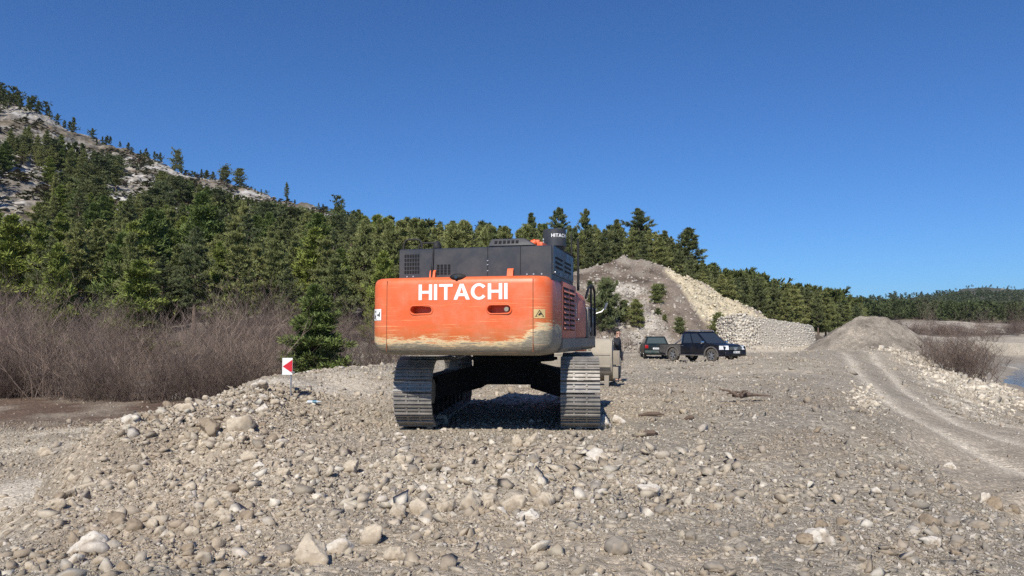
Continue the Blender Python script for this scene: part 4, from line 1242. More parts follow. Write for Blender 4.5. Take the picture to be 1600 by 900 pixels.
# ------------------------------------------------------------------ stone retaining wall and gravel heap
def wall_mat():
    m, nt, b = new_mat("mortar_rubble")
    v = texco(nt); n1 = noise(nt, v, 5, 6, .7)
    nt.links.new(ramp(nt, n1, [(.3, (.36, .325, .265)), (.7, (.54, .49, .405))]).outputs[0], b.inputs["Base Color"]); b.inputs["Roughness"].default_value = .95
    bump(nt, n1, .6, .05, b); return m
WP = [P(1098, 540, 66), P(1122, 540, 62.5), P(1152, 545, 59.2), P(1172, 546, 60.0), P(1210, 543, 62.5), P(1245, 540, 65.0), P(1272, 537, 67.2), P(1279, 536, 69.5)]
WT = [500, 495, 489, 492, 499, 503, 507, 511]
foot = [(p.x, p.y) for p in WP]
tops = [float(z_at(t, p.y)) for p, t in zip(WP, WT)]
pts = []
for i in range(len(foot) - 1):
    for k in range(10):
        t = k / 10; pts.append((foot[i][0] * (1 - t) + foot[i + 1][0] * t, foot[i][1] * (1 - t) + foot[i + 1][1] * t, tops[i] * (1 - t) + tops[i + 1] * t))
pts.append((*foot[-1], tops[-1]))
for _ in range(45):
    pts = [pts[0]] + [tuple((pts[i - 1][j] + 2 * pts[i][j] + pts[i + 1][j]) / 4 for j in range(3)) for i in range(1, len(pts) - 1)] + [pts[-1]]
wall = empty("stone_retaining_wall", (pts[30][0], pts[30][1], 0))
tag(wall, "pale rubble stone retaining wall with a rounded near end at the foot of the yellow scree", "wall")
mb = MB(); rings = []
nrm = []
for i, p in enumerate(pts):
    q, q2 = pts[max(i - 1, 0)], pts[min(i + 1, len(pts) - 1)]
    d = Vector((q2[0] - q[0], q2[1] - q[1], 0)).normalized(); nrm.append(Vector((d.y, -d.x, 0)))
off_w = Vector((pts[30][0], pts[30][1], 0))
for p, n_ in zip(pts, nrm):
    b0 = Vector((p[0], p[1], 0)) - off_w; gz = -.8
    rings.append([b0 + Vector((0, 0, gz)), b0 - n_ * .4 + Vector((0, 0, p[2])), b0 - n_ * 1.6 + Vector((0, 0, p[2] + .05)), b0 - n_ * 2.2 + Vector((0, 0, gz))])
mb.loft(rings)
mb.build("core", wall_mat(), wall, None)
Vs, Fs, Cs = [], [], []; o_ = 0
r_w = np.random.default_rng(31)
Ls = [0.0]
for i in range(1, len(pts)): Ls.append(Ls[-1] + math.hypot(pts[i][0] - pts[i - 1][0], pts[i][1] - pts[i - 1][1]))
Ls = np.array(Ls)
s = 0.0
hz = .36; rown = 0; zc_ = -.2
while zc_ < 3.6:
    s = r_w.uniform(0, .3)
    while s < Ls[-1]:
        i = int(np.searchsorted(Ls, s)) - 1; i = max(0, min(i, len(pts) - 2)); t = (s - Ls[i]) / (Ls[i + 1] - Ls[i])
        p = np.array(pts[i]) * (1 - t) + np.array(pts[i + 1]) * t; n_ = (nrm[i] * (1 - t) + nrm[i + 1] * t).normalized()
        sz = r_w.uniform(.12, .23) * (1.3 if s < 9 else .82)
        zj = zc_ + r_w.uniform(-.08, .08)
        if zj < p[2] - .02:
            V, Fc = rock_shape(2, int(r_w.integers(500, 512)))
            rot = rand_rot(1, r_w, .6)[0]
            fz = (zj + .8) / (p[2] + .8)
            c = np.array((p[0], p[1], zj)) - np.array(n_[:]) * (.4 * fz + sz * (.30 if s < 10 else .42)) - np.array(off_w[:])
            Vs.append((V @ rot.T) * sz * np.array((1, 1, .95)) + c); Fs.append(Fc + o_); o_ += len(V)
            Cs.append(np.repeat((np.array((.60, .55, .46)) * r_w.uniform(.72, 1.15))[None], len(V), 0))
        s += sz * 1.65
    zc_ += .20
link("stonework", np_mesh("stonework", np.concatenate(Vs), np.concatenate(Fs), [M_stone], np.concatenate(Cs)), wall)

hp = Vector((26.8, 56.5, 0)); hb = float(zg(hp.x, hp.y))
na, nrd = 96, 40
HV = []
for j in range(nrd + 1):
    for i in range(na):
        an = i / na * 2 * math.pi; t = j / nrd
        rx = 5.6 * (1.75 if math.cos(an) > 0 else .80) * t; ry = 4.4 * t
        x, y = rx * math.cos(an), ry * math.sin(an)
        HV.append((x, y, t))
HV = np.array(HV)
wx, wy = HV[:, 0] + hp.x, HV[:, 1] + hp.y
gz = zg(wx, wy)
hh = 2.45 * np.clip(1 - HV[:, 2], 0, 1) ** 1.15 * (1 + .0 * wx) + .28 * fbm(wx / 1.4, wy / 1.4, 4, 77) * (1 - HV[:, 2] ** 3) - .12 * HV[:, 2] ** 6 + .0
hh = hh - .12 * np.exp(-(HV[:, 2] / .2) ** 2) + .16 * fbm(wx / .45, wy / .45, 3, 79) * (1 - HV[:, 2] ** 3)
Vh = np.stack([HV[:, 0], HV[:, 1], gz + hh], -1)
ci = np.arange((nrd + 1) * na).reshape(nrd + 1, na)
qh = np.stack([ci[:-1], np.roll(ci[:-1], -1, 1), np.roll(ci[1:], -1, 1), ci[1:]], -1).reshape(-1, 4)[:, ::-1]
cc = np.array((.255, .22, .175)) * (1 + .45 * fbm(wx / 1.2, wy / 1.2, 4, 78) + .5 * fbm(wx / .3, wy / .3, 2, 80))[:, None]
tag(link("gravel_heap", np_mesh("gravel_heap", Vh, qh, [M_ground], np.clip(cc, .05, .6), smooth=True), None, (hp.x, hp.y, 0)),
    "grey gravel heap at the head of the curving ramp, right of the stone wall", "heap")

# ------------------------------------------------------------------ lettering made of plain polygons (unit height, lower left at 0,0)
def _arc(cx, cy, rx, ry, a0, a1, n):
    return [(cx + rx * math.cos(a0 + (a1 - a0) * i / n), cy + ry * math.sin(a0 + (a1 - a0) * i / n)) for i in range(n + 1)]
def glyph(ch):
    t = .205
    if ch == 'H': return [[(0, 0), (t, 0), (t, 1), (0, 1)], [(t, .41), (.66, .41), (.66, .59), (t, .59)], [(.66, 0), (.66 + t, 0), (.66 + t, 1), (.66, 1)]], .66 + t
    if ch == 'I': return [[(0, 0), (t, 0), (t, 1), (0, 1)]], t
    if ch == 'T': return [[(0, .83), (.86, .83), (.86, 1), (0, 1)], [(.43 - t / 2, 0), (.43 + t / 2, 0), (.43 + t / 2, .83), (.43 - t / 2, .83)]], .86
    if ch == 'A': return [[(0, 0), (.225, 0), (.31, .22), (.39, .40), (.50, .78), (.50, 1), (.385, 1)], [(1.0, 0), (.615, 1), (.50, 1), (.50, .78), (.61, .40), (.69, .22), (.775, 0)], [(.31, .22), (.69, .22), (.61, .40), (.39, .40)]], 1.0
    if ch == 'C':
        polys = []; n = 22
        o = _arc(.5, .5, .5, .52, R(38), R(322), n); i = _arc(.5, .5, .285, .345, R(34), R(326), n)
        for k in range(n): polys.append([o[k], o[k + 1], i[k + 1], i[k]])
        return polys, .92
    raise KeyError(ch)
def word_polys(word, gap=.115):
    out = []; x = 0
    for ch in word:
        ps, w = glyph(ch)
        if ch == 'A' : x -= .06
        for p in ps: out.append([(q[0] + x, q[1]) for q in p])
        x += w + gap - (.05 if ch == 'A' else 0)
    return out, x - gap

# ------------------------------------------------------------------ excavator
EXC = Vector((0.03, 14.25, 0.0))
YAW_T, YAW_U = R(4.5), R(14.0)
exc = empty("excavator", EXC, -YAW_T)
tag(exc, "large orange crawler excavator seen from behind with worn scraped counterweight", "excavator")
UROT = -(YAW_U - YAW_T)
def up(o):
    o.rotation_euler = (0, 0, UROT); return o

# --- undercarriage
TH, TLEN, GA = 1.16, 5.05, 1.335
def track_loop():
    r = TH / 2 - .06; hl = TLEN / 2 - TH / 2
    pts = []
    n = 14
    for k in range(n + 1):                 # rear round (sprocket end)
        a = R(90) + R(180) * k / n; pts.append((-hl + r * 1.0 * math.cos(a), TH / 2 + r * math.sin(a)))
    m = 15
    for k in range(1, m): pts.append((-hl + 2 * hl * k / m, TH / 2 - r))
    for k in range(n + 1):
        a = R(-90) + R(180) * k / n; pts.append((hl + r * math.cos(a), TH / 2 + r * math.sin(a)))
    for k in range(1, m):
        t = k / m; pts.append((hl - 2 * hl * t, TH / 2 + r - .05 * math.sin(math.pi * t)))
    return pts
def resample(pts, n):
    P_ = pts + [pts[0]]; L = [0]
    for a, b_ in zip(P_[:-1], P_[1:]): L.append(L[-1] + math.hypot(b_[0] - a[0], b_[1] - a[1]))
    out = []
    for k in range(n):
        s = L[-1] * k / n; i = max(j for j in range(len(L)) if L[j] <= s + 1e-9); i = min(i, len(P_) - 2)
        t = (s - L[i]) / max(1e-9, L[i + 1] - L[i]); out.append((P_[i][0] * (1 - t) + P_[i + 1][0] * t, P_[i][1] * (1 - t) + P_[i + 1][1] * t))
    return out, L[-1]
SHOE_W = .62
TX0 = -.095
lp = track_loop(); NS = 62
ring, LL = resample(lp, NS)
pitch = LL / NS
def track_meshes():
    m = MB(); bolts = MB()
    for i in range(NS):
        a, b_ = ring[i - 1], ring[(i + 1) % NS]
        ty, tz = b_[0] - a[0], b_[1] - a[1]; l = math.hypot(ty, tz); ty, tz = ty / l, tz / l
        ny, nz_ = -(-tz), -ty                       # outward normal for this winding
        ny, nz_ = tz * -1.0, ty
        cyy, czz = ring[i]
        if (cyy * 0 + (czz - TH / 2)) * nz_ + (cyy) * ny * .3 < 0: ny, nz_ = -ny, -nz_
        rot = Matrix(((1, 0, 0), (0, ty, ny), (0, tz, nz_)))
        c = Vector((0, cyy, czz))
        if rot.determinant() < 0: rot = Matrix(((-1, 0, 0), (0, ty, ny), (0, tz, nz_)))
        def at(u, v, w): return c + rot @ Vector((u, v, w))
        m.box(at(0, 0, .012), (SHOE_W, pitch * .93, .024), rot)
        for v, hgt in ((-.40, .030), (0.0, .026), (.36, .040)):
            m.box(at(0, v * pitch, .024 + hgt / 2), (SHOE_W, pitch * .15, hgt), rot)
        for u in (-.1, .1):
            for v in (-.2, .2):
                M_ = Matrix.Translation(at(u, v * pitch, .034)) @ rot.to_4x4()
                bmesh.ops.create_cone(bolts.bm, cap_ends=True, segments=6, radius1=.018, radius2=.018, depth=.03, matrix=M_)
        if i % 2: bolts.box(at(0, .42 * pitch, .03), (.10, pitch * .10, .06), rot)
    return m.mesh("shoes", M_steel, None), bolts.mesh("shoe_bolts", M_steel, None)
me_shoes, me_bolts = track_meshes()
for sx in (-1, 1):
    tr = link("track", me_shoes, exc, (sx * GA + TX0, 0, 0))
    link("bolt", me_bolts, tr)
    mb = MB(); mb.prism([(-2.0, .30), (2.0, .30), (2.15, .50), (1.9, .78), (-1.9, .78), (-2.15, .5)], 0, -.17, .17)
    mb.box((-sx * .2, 0, .55), (.1, 3.2, .3)); mb.bevel_all(.02)
    mb.build("track_frame", M_belly, tr)
    for yy, nm, rr in ((-TLEN / 2 + TH / 2, "sprocket", .40), (TLEN / 2 - TH / 2, "idler", .42)):
        mb = MB(); mb.cyl((-.09, yy, TH / 2), (.09, yy, TH / 2), rr, rr, 28)
        for s2 in (-1, 1):
            mb.cyl((s2 * .09, yy, TH / 2), (s2 * .24, yy, TH / 2), .24, .20, 20)
            for k in range(10):
                a = k * .628; mb.cyl((s2 * .09, yy + .31 * math.cos(a), TH / 2 + .31 * math.sin(a)), (s2 * .115, yy + .31 * math.cos(a), TH / 2 + .31 * math.sin(a)), .025, .025, 6)
        mb.build(nm, M_dustgrey, tr)
    for k in range(8):
        mb = MB(); yy = -1.75 + k * .5; mb.cyl((-.2, yy, .24), (.2, yy, .24), .12, .12, 16); mb.build("roller", M_belly, tr)
mb = MB()
mb.prism([(-.75, .62), (.75, .62), (.62, 1.06), (-.62, 1.06)], 0, -.6, .6)
for sx in (-1, 1):
    for sy in (-1, 1):
        mb.loft([[(sx * .45, sy * .35 - .25, .55), (sx * .45, sy * .35 + .25, .55), (sx * .45, sy * .35 + .25, 1.0), (sx * .45, sy * .35 - .25, 1.0)],
                 [(sx * 1.12, sy * 1.15 - .3, .42), (sx * 1.12, sy * 1.15 + .3, .42), (sx * 1.12, sy * 1.15 + .3, .80), (sx * 1.12, sy * 1.15 - .3, .80)]])
mb.build("carbody", M_belly, exc, 35, (TX0, 0, 0))
mb = MB(); mb.cyl((0, 0, 1.03), (0, 0, 1.22), .78, .78, 40); mb.cyl((0, 0, 1.05), (0, 0, 1.10), .84, .84, 40)
mb.build("slew_ring", M_belly, exc)

# --- upper structure
Z0, Z1 = 1.215, 2.375
mb = MB()
mb.box((0, -1.0, 1.32), (1.6, 4.2, .17)); mb.box((0, .55, 1.34), (2.75, 1.9, .15)); mb.box((-.9, -1.6, 1.36), (.9, 2.0, .12)); mb.box((.9, -1.6, 1.36), (.9, 2.0, .12))
deck = up(mb.build("main_frame", M_belly, exc))

def rounded_slab(hx, y_back, y_front, rc, bow, seg=9):
    """plan outline of the counterweight: nearly flat back with rounded ends"""
    pts = []
    for k in range(13):
        x = -hx + rc + (2 * hx - 2 * rc) * k / 12
        pts.append((x, y_back + bow * (abs(x) / hx) ** 2))
    e = pts[-1][1]
    for k in range(1, seg + 1):
        a = R(-90 + 90 * k / seg); pts.append((hx - rc + rc * math.cos(a), e + rc + rc * math.sin(a)))
    pts.append((hx, y_front)); pts.append((-hx, y_front))
    for k in range(seg):
        a = R(180 + 90 * k / seg); pts.append((-hx + rc + rc * math.cos(a), e + rc + rc * math.sin(a)))
    return pts
HXW, YB = 1.395, -3.55
loops = []
prof = [(Z0, .20), (Z0 + .015, .13), (Z0 + .05, .075), (Z0 + .11, .03), (Z0 + .19, .0), (1.6, 0), (1.8, 0), (2.0, 0), (Z1 - .12, 0), (Z1 - .06, .012), (Z1 - .025, .035), (Z1 - .005, .075), (Z1, .12)]
for z, ins in prof:
    loops.append([(x, y, z) for x, y in rounded_slab(HXW - ins, YB + ins, -2.55, max(.08, .30 - ins * .7), .05)])
mb = MB(); mb.loft(loops)
cw = up(mb.build("counterweight", M_cw, exc, 50))
cut = MB()
for cx_, flip in ((-.53, 1), (.66, -1)):
    # slanting hand hold: wide at the bolt end, narrow at the other
    poly = []
    n = 10
    rl, rr = (.058, .045) if flip > 0 else (.062, .05)
    for k in range(n + 1):
        a = R(90 + 180 * k / n); poly.append((cx_ - .115 + rl * math.cos(a), 1.885 + rl * math.sin(a)))
    for k in range(n + 1):
        a = R(-90 + 180 * k / n); poly.append((cx_ + .115 + rr * math.cos(a), 1.885 + .0 + rr * math.sin(a)))
    cut.prism([(p[0], p[1]) for p in poly], 1, -3.8, -3.36)
boolean_cut(cw, cut)
cw.data.polygons.foreach_set("use_smooth", np.ones(len(cw.data.polygons), dtype=bool)); cw.data.set_sharp_from_angle(angle=R(45))
# raised lips round the hand holds
for cx_ in (-.53, .66):
    mb = MB(); ptsl = []
    for k in range(24):
        a = 2 * math.pi * k / 24; x = .115 * (1 if math.cos(a) > 0 else -1)
        ptsl.append((cx_ + x + .068 * math.cos(a), YB + .006, 1.885 + .066 * math.sin(a)))
    mb.tube(ptsl, .010, 6, True); mb.build("hand_hold_lip", M_orange, cw)
mb = MB(); mb.cyl((.77, YB - .0, 1.885), (.77, YB + .10, 1.885), .033, .033, 14); mb.build("hook_pin", M_dustgrey, cw)
# panel seams: fine dark lines let in the plate
mb = MB()
for sx, zt in ((-1.09, 2.33), (1.155, 2.33)):
    mb.box((sx, YB + .05 * (sx / HXW) ** 2 + .004, 1.80), (.010, .014, 1.05))
mb.build("plate_seam", plain("seam_shadow_gap", (.25, .08, .03), .9, var=.3), cw)
polys, wd = word_polys("HITACHI")
hgt = .232; sc_ = 1.36 / wd
mb = MB()
for p in polys:
    q = [(.105 - 1.36 / 2 + a * sc_, 2.03 + b_ * hgt) for a, b_ in p]
    A = [mb.bm.verts.new((x, YB + .05 * (abs(x) / HXW) ** 2 - .004, z)) for x, z in q]
    B = [mb.bm.verts.new((x, YB + .05 * (abs(x) / HXW) ** 2 + .012, z)) for x, z in q]
    mb.bm.faces.new(A); n = len(A)
    for i in range(n): mb.bm.faces.new((A[i], A[(i + 1) % n], B[(i + 1) % n], B[i]))
mb.build("lettering", M_white, cw, None)
# decals
mb = MB(); yl = YB + .045
def decal(name, x0, x1, z0, z1, mat, yy, parent):
    m = MB(); m.quad([(x0, yy[0], z0), (x1, yy[1], z0), (x1, yy[1], z1), (x0, yy[0], z1)]); return m.build(name, mat, parent, None)
def ycw(x): return YB + .05 * (abs(x) / HXW) ** 2 if abs(x) < HXW - .30 else YB + .05 * ((HXW - .3) / HXW) ** 2 + .30 - math.sqrt(max(0, .30 ** 2 - (abs(x) - HXW + .30) ** 2))
m_ = MB()
xs = [-1.365 + .03 * k for k in range(7)]
for a, b_ in zip(xs[:-1], xs[1:]): m_.quad([(a, ycw(a) - .006, 1.735), (b_, ycw(b_) - .006, 1.735), (b_, ycw(b_) - .006, 1.905), (a, ycw(a) - .006, 1.905)])
bmesh.ops.remove_doubles(m_.bm, verts=m_.bm.verts[:], dist=.0005)
stk = m_.build("warning_sticker", M_white, cw, 60)
m_ = MB()
def ink(poly): m_.quad([(x, ycw(x) - .010, z) for x, z in poly])
ink([(-1.343, 1.76), (-1.313, 1.755), (-1.298, 1.80), (-1.328, 1.83)]); ink([(-1.338, 1.85), (-1.323, 1.85), (-1.323, 1.885), (-1.338, 1.885)]); ink([(-1.308, 1.855), (-1.293, 1.855), (-1.293, 1.88), (-1.308, 1.88)])
ink([(-1.268, 1.81), (-1.243, 1.80), (-1.243, 1.83), (-1.268, 1.82)]); ink([(-1.228, 1.79), (-1.213, 1.79), (-1.208, 1.86), (-1.223, 1.86)]); ink([(-1.238, 1.80), (-1.228, 1.80), (-1.228, 1.835), (-1.238, 1.835)]); ink([(-1.313, 1.752), (-1.278, 1.752), (-1.278, 1.758), (-1.313, 1.758)])
m_.build("pictogram", M_black, stk, None)
m_ = MB(); xs = [1.165 + .03 * k for k in range(6)]
for a, b_ in zip(xs[:-1], xs[1:]): m_.quad([(a, ycw(a) - .005, 1.755), (b_, ycw(b_) - .005, 1.755), (b_, ycw(b_) - .005, 1.885), (a, ycw(a) - .005, 1.885)])
bmesh.ops.remove_doubles(m_.bm, verts=m_.bm.verts[:], dist=.0005)
st2 = m_.build("triangle_sticker", M_yellowsticker, cw, 60)
m_ = MB()
T3 = [(1.185, 1.775), (1.305, 1.775), (1.245, 1.875)]
for i in range(3):
    a, b_ = T3[i], T3[(i + 1) % 3]; c0 = (1.245, 1.808)
    def inn(p): return (p[0] + (c0[0] - p[0]) * .22, p[1] + (c0[1] - p[1]) * .22)
    ink([a, b_, inn(b_), inn(a)])
ink([(1.225, 1.80), (1.25, 1.795), (1.27, 1.82), (1.245, 1.83)]); ink([(1.25, 1.835), (1.275, 1.80), (1.285, 1.81), (1.262, 1.84)])
m_.build("pictogram", M_black, st2, None)
# lifting eyes, rear camera
for x in (-.44, .77):
    m = MB(); m.prism([(-3.36, Z1 - .03), (-3.20, Z1 - .03), (-3.235, Z1 + .095), (-3.265, Z1 + .12), (-3.295, Z1 + .12), (-3.325, Z1 + .095)], 0, x - .045, x + .045)
    m.bevel_all(.012); eye = m.build("lifting_eye", M_orange, cw)
    m = MB(); m.cyl((x - .047, -3.28, Z1 + .06), (x + .047, -3.28, Z1 + .06), .028, .028, 12); m.build("eye_hole", M_hole, eye)
m = MB(); m.ball((.015, YB + .075, Z1 - .01), 1, 3, (.125, .10, .058)); cam_o = m.build("rear_camera", M_black, cw)
m = MB(); m.cyl((.015, YB - .03, Z1 - .015), (.015, YB + .0, Z1 - .015), .025, .025, 12); m.build("camera_lens", M_glass, cam_o)
m = MB(); m.cyl((-.445, -3.35, Z1 + .0), (-.445, -3.35, Z1 + .17), .014, .012, 8); m.cyl((-.445, -3.35, Z1 + .17), (-.43, -3.32, Z1 + .50), .006, .004, 6); up(m.build("whip_aerial", M_black, exc))

# engine hood
HZ = 2.83
m = MB()
m.prism([(-3.28, Z1 - .05), (-3.28, HZ - .02), (-3.24, HZ + .0), (-1.35, HZ + .02), (-1.35, Z1 - .05)], 0, -1.13, 1.245)
m.bevel_all(.02, 2)
hood = up(m.build("engine_hood", M_dark, exc)); hood.location = (.135 * math.cos(UROT), .135 * math.sin(UROT), 0)
m = MB()
for i in range(6):
    for j in range(5): m.box((-1.03 + i * .042, -3.282, 2.475 + j * .062), (.028, .012, .042))
m.build("vent_grid", M_hole, hood, None)
m = MB()
for i in range(4):
    for j in range(4): m.box((-.50 + i * .058, -3.282, 2.445 + j * .040), (.040, .012, .027))
m.build("vent_grid", M_hole, hood, None)
m = MB()
for x in (-.58, .28, .78): m.box((x, -3.281, 2.62), (.008, .008, .44))
for x in (-.58, .28, .78): m.box((x, -2.35, HZ + .012), (.008, 1.75, .012))
m.build("panel_seam", M_hole, hood, None)
m = MB()
for z in (2.47, 2.56, 2.62): m.box((.28, -3.284, z), (.022, .012, .014))
for x in (.88, .98, 1.10, -1.0, -.9): m.cyl((x, -3.29, 2.405), (x, -3.275, 2.405), .013, .013, 8)
m.build("bolt", M_galv, hood, None)
m = MB(); m.box((-.27, -2.7, HZ + .022), (.14, .10, .012)); m.build("white_label", M_white, hood, None)
# raised hood cover with slots
m = MB()
m.loft([[(.23, -3.10, HZ + .03), (.96, -3.10, HZ + .03), (.96, -2.0, HZ + .03), (.23, -2.0, HZ + .03)],
        [(.27, -3.04, HZ + .145), (.78, -3.04, HZ + .145), (.78, -2.05, HZ + .155), (.27, -2.05, HZ + .155)]])
m.box((.59, -2.55, HZ + .02), (.68, 1.0, .03)); m.bevel_all(.012)
hc = m.build("hood_cover", M_dark, hood)
m = MB()
for i in range(6):
    x = .35 + i * .066; m.box((x, -3.075, HZ + .088), (.042, .012, .048), Matrix.Rotation(R(-27), 3, 'X'))
m.build("cover_slot", M_hole, hc, None)
# side louvre panel of the hood (right hand end)
m = MB(); m.box((1.252, -2.3, 2.62), (.014, 1.82, .42)); sp = m.build("side_panel", plain("blue_grey_panel", (.05, .058, .07), .35, var=.2, dust=DUST, dust_amt=.15), hood, None)
m = MB()
for yy in (-2.75, -1.95):
    for k in range(3): m.box((1.262, yy, 2.53 + k * .07), (.014, .55, .028), Matrix.Rotation(R(0), 3, 'X'))
m.build("louvre_slot", M_hole, sp, None)
m = MB()
for yy in (-3.1, -2.7, -2.3, -1.9, -1.5): m.cyl((1.255, yy, 2.44), (1.272, yy, 2.44), .016, .016, 8)
m.build("bolt", M_galv, sp, None)
# orange inner cover and air cleaner drum
m = MB(); m.box((.93, -2.3, HZ + .08), (.34, .5, .13)); m.cyl((.90, -2.55, HZ + .1), (1.0, -2.55, HZ + .15), .06, .05, 10); m.box((.98, -2.52, HZ + .10), (.14, .08, .16)); m.bevel_all(.015)
up(m.build("turbo_shield", M_orange, exc))
DX, DY, DR = 1.10, -1.55, .195
m = MB(); m.cyl((DX, DY, HZ - .02), (DX, DY, HZ + .12), .13, .14, 24); m.cyl((DX, DY, HZ + .10), (DX, DY, HZ + .18), .15, DR, 32)
m.cyl((DX, DY, HZ + .18), (DX, DY, HZ + .205), DR + .008, DR + .008, 36); m.cyl((DX, DY, HZ + .205), (DX, DY, HZ + .46), DR, DR, 36); m.cyl((DX, DY, HZ + .46), (DX, DY, HZ + .475), DR, DR - .03, 36)
drum = up(m.build("air_precleaner", M_dark, exc, 40))
polys, wd = word_polys("HITACHI"); sc2 = .30 / wd
m = MB()
for p in polys:
    def bend(a, b_, rr):
        an = R(-95) + (a * sc2) / DR
        return (DX + rr * math.cos(an), DY + rr * math.sin(an), HZ + .325 + b_ * .058)
    qs = []
    A = [m.bm.verts.new(bend(a, b_, DR + .004)) for a, b_ in p]; m.bm.faces.new(A)
m.build("lettering", M_white, drum, None)
m = MB(); m.box((DX - .17, DY - .10, HZ + .30), (.02, .03, .03)); m.box((DX - .17, DY - .10, HZ + .25), (.02, .03, .03)); m.build("latch", M_galv, drum)
# top handrails on the left, dark round tail cap
for x0, x1, yy, zt in ((-1.20, -.90, -2.6, .22), (-1.02, -.66, -2.4, .18)):
    m = MB(); zt0 = HZ + .02
    m.tube([(x0 - .02, yy, zt0), (x0, yy, zt0 + zt * .7), (x0 + .03, yy, zt0 + zt * .93), (x0 + .08, yy, zt0 + zt), (x1 - .08, yy, zt0 + zt), (x1 - .03, yy, zt0 + zt * .93), (x1, yy, zt0 + zt * .7), (x1 + .02, yy, zt0)], .016, 8)
    up(m.build("handrail", M_black, exc))
m = MB(); m.ball((-.52, -2.9, HZ + .06), 1, 3, (.065, .09, .105)); m.cyl((-.52, -2.9, HZ), (-.52, -2.9, HZ + .05), .062, .06, 16); up(m.build("mirror_housing", M_black, exc))
# two posts behind the drum (exhaust stub and aerial)
for x, yy, rr, zt in ((1.30, -1.0, .016, .46), (1.40, -.9, .024, .40)):
    m = MB(); m.cyl((x, yy, 2.3), (x, yy, HZ + zt), rr, rr * .8, 10); up(m.build("aerial", M_black, exc))
m = MB(); m.tube([(1.20, -1.9, HZ), (1.22, -1.9, HZ + .08), (1.27, -1.6, HZ + .09), (1.33, -1.3, HZ + .07), (1.36, -1.1, HZ - .02)], .016, 8); up(m.build("grab_rail", M_black, exc))

# right hand side: louvred panel, rounded tank, step box, skirts
m = MB(); m.box((1.34, -1.83, 1.90), (.12, 1.36, .92)); m.bevel_all(.015); bp = up(m.build("side_door", M_sideorange, exc))
m = MB()
for y0, y1 in ((-2.42, -1.93), (-1.83, -1.36)): m.box((1.402, (y0 + y1) / 2, 1.93), (.012, y1 - y0, .68))
m.build("louvre_recess", M_hole, bp, None)
m = MB()
for y0, y1 in ((-2.42, -1.93), (-1.83, -1.36)):
    for k in range(8): m.box((1.415, (y0 + y1) / 2, 1.63 + k * .083), (.012, y1 - y0, .050), Matrix.Rotation(R(-28), 3, 'Y'))
m.build("louvre", M_sideorange, bp, None)
m = MB(); m.cyl((1.40, -1.16, 1.78), (1.45, -1.16, 1.78), .02, .02, 8); m.box((1.405, -1.22, 1.95), (.014, .05, .24)); m.build("door_latch", M_galv, bp)
m = MB()
tank = []
for z, ins in ((1.45, .03), (1.5, 0), (2.15, 0), (2.24, .04), (2.30, .12), (2.32, .2)):
    pl = []
    for (cx0, cy0, a0) in ((1.24, -.02, 0), (.6, -.02, 90), (.6, -.95, 180), (1.24, -.95, 270)):
        for k in range(5):
            a = R(a0 + 90 * k / 4); rr = max(.02, .16 - ins); pl.append((cx0 + (rr) * math.cos(a), cy0 + rr * math.sin(a), z))
    tank.append(pl)
m.loft(tank); up(m.build("fuel_tank", M_sideorange, exc, 45))
m = MB(); m.box((1.12, .68, 1.74), (.62, 1.05, .56)); m.bevel_all(.03); sb = up(m.build("step_box", M_dustgrey, exc))
m = MB(); m.box((1.30, .68, 2.035), (.30, 1.0, .03)); m.build("tread_plate", M_galv, sb)
m = MB(); m.cyl((1.44, .30, 1.62), (1.455, .30, 1.62), .06, .06, 14); m.box((1.44, .75, 1.80), (.02, .3, .15)); m.build("grab_plate", M_galv, sb)
m = MB()
m.loft([[(1.20, y, 1.235), (1.34, y, 1.24), (1.41, y, 1.31), (1.415, y, 1.46), (1.2, y, 1.46)] for y in (-2.54, -1.0, 1.0, 1.2)])
up(m.build("side_skirt", M_dustgrey, exc))
m = MB(); m.loft([[(-1.20, y, 1.24), (-1.34, y, 1.24), (-1.41, y, 1.31), (-1.415, y, 2.3), (-1.2, y, 2.3)] for y in (-2.54, .2, .9)]); up(m.build("left_side_panel", M_sideorange, exc))
m = MB(); m.tube([(1.44, -.25, 2.20), (1.44, .1, 2.42), (1.45, .3, 2.47), (1.46, .62, 2.46), (1.47, .72, 2.36), (1.47, .74, 1.95), (1.47, .72, 1.50)], .024, 8)
m.tube([(1.46, .3, 2.46), (1.46, .32, 1.5)], .02, 8)
up(m.build("handrail", M_black, exc))
m = MB(); m.tube([(1.42, .76, 1.92), (1.60, .80, 1.98), (1.66, .82, 2.05)], .012, 6); m.box((1.68, .84, 2.09), (.03, .10, .14), Matrix.Rotation(R(20), 3, 'Y')); up(m.build("side_mirror", M_chrome, exc))
m = MB(); m.box((-1.47, -2.7, 1.40), (.34, .10, .03)); m.box((-1.60, -2.7, 1.405), (.10, .2, .05)); up(m.build("side_step", plain("rusty_step", (.10, .05, .035), .9, var=.5), exc))
# cab, left front
m = MB()
m.loft([[(-1.38, .3, 1.42), (-.42, .3, 1.42), (-.42, 2.15, 1.42), (-1.38, 2.15, 1.42)], [(-1.36, .32, 2.62), (-.44, .32, 2.62), (-.44, 1.95, 2.62), (-1.36, 1.95, 2.62)], [(-1.32, .38, 2.70), (-.48, .38, 2.70), (-.48, 1.85, 2.70), (-1.32, 1.85, 2.70)]])
m.bevel_all(.03); cab = up(m.build("cab", M_dark, exc))
m = MB(); m.box((-.90, .312, 2.25), (.72, .02, .52)); m.box((-1.385, 1.1, 2.15), (.02, 1.3, .8)); m.build("cab_window", M_glass, cab)

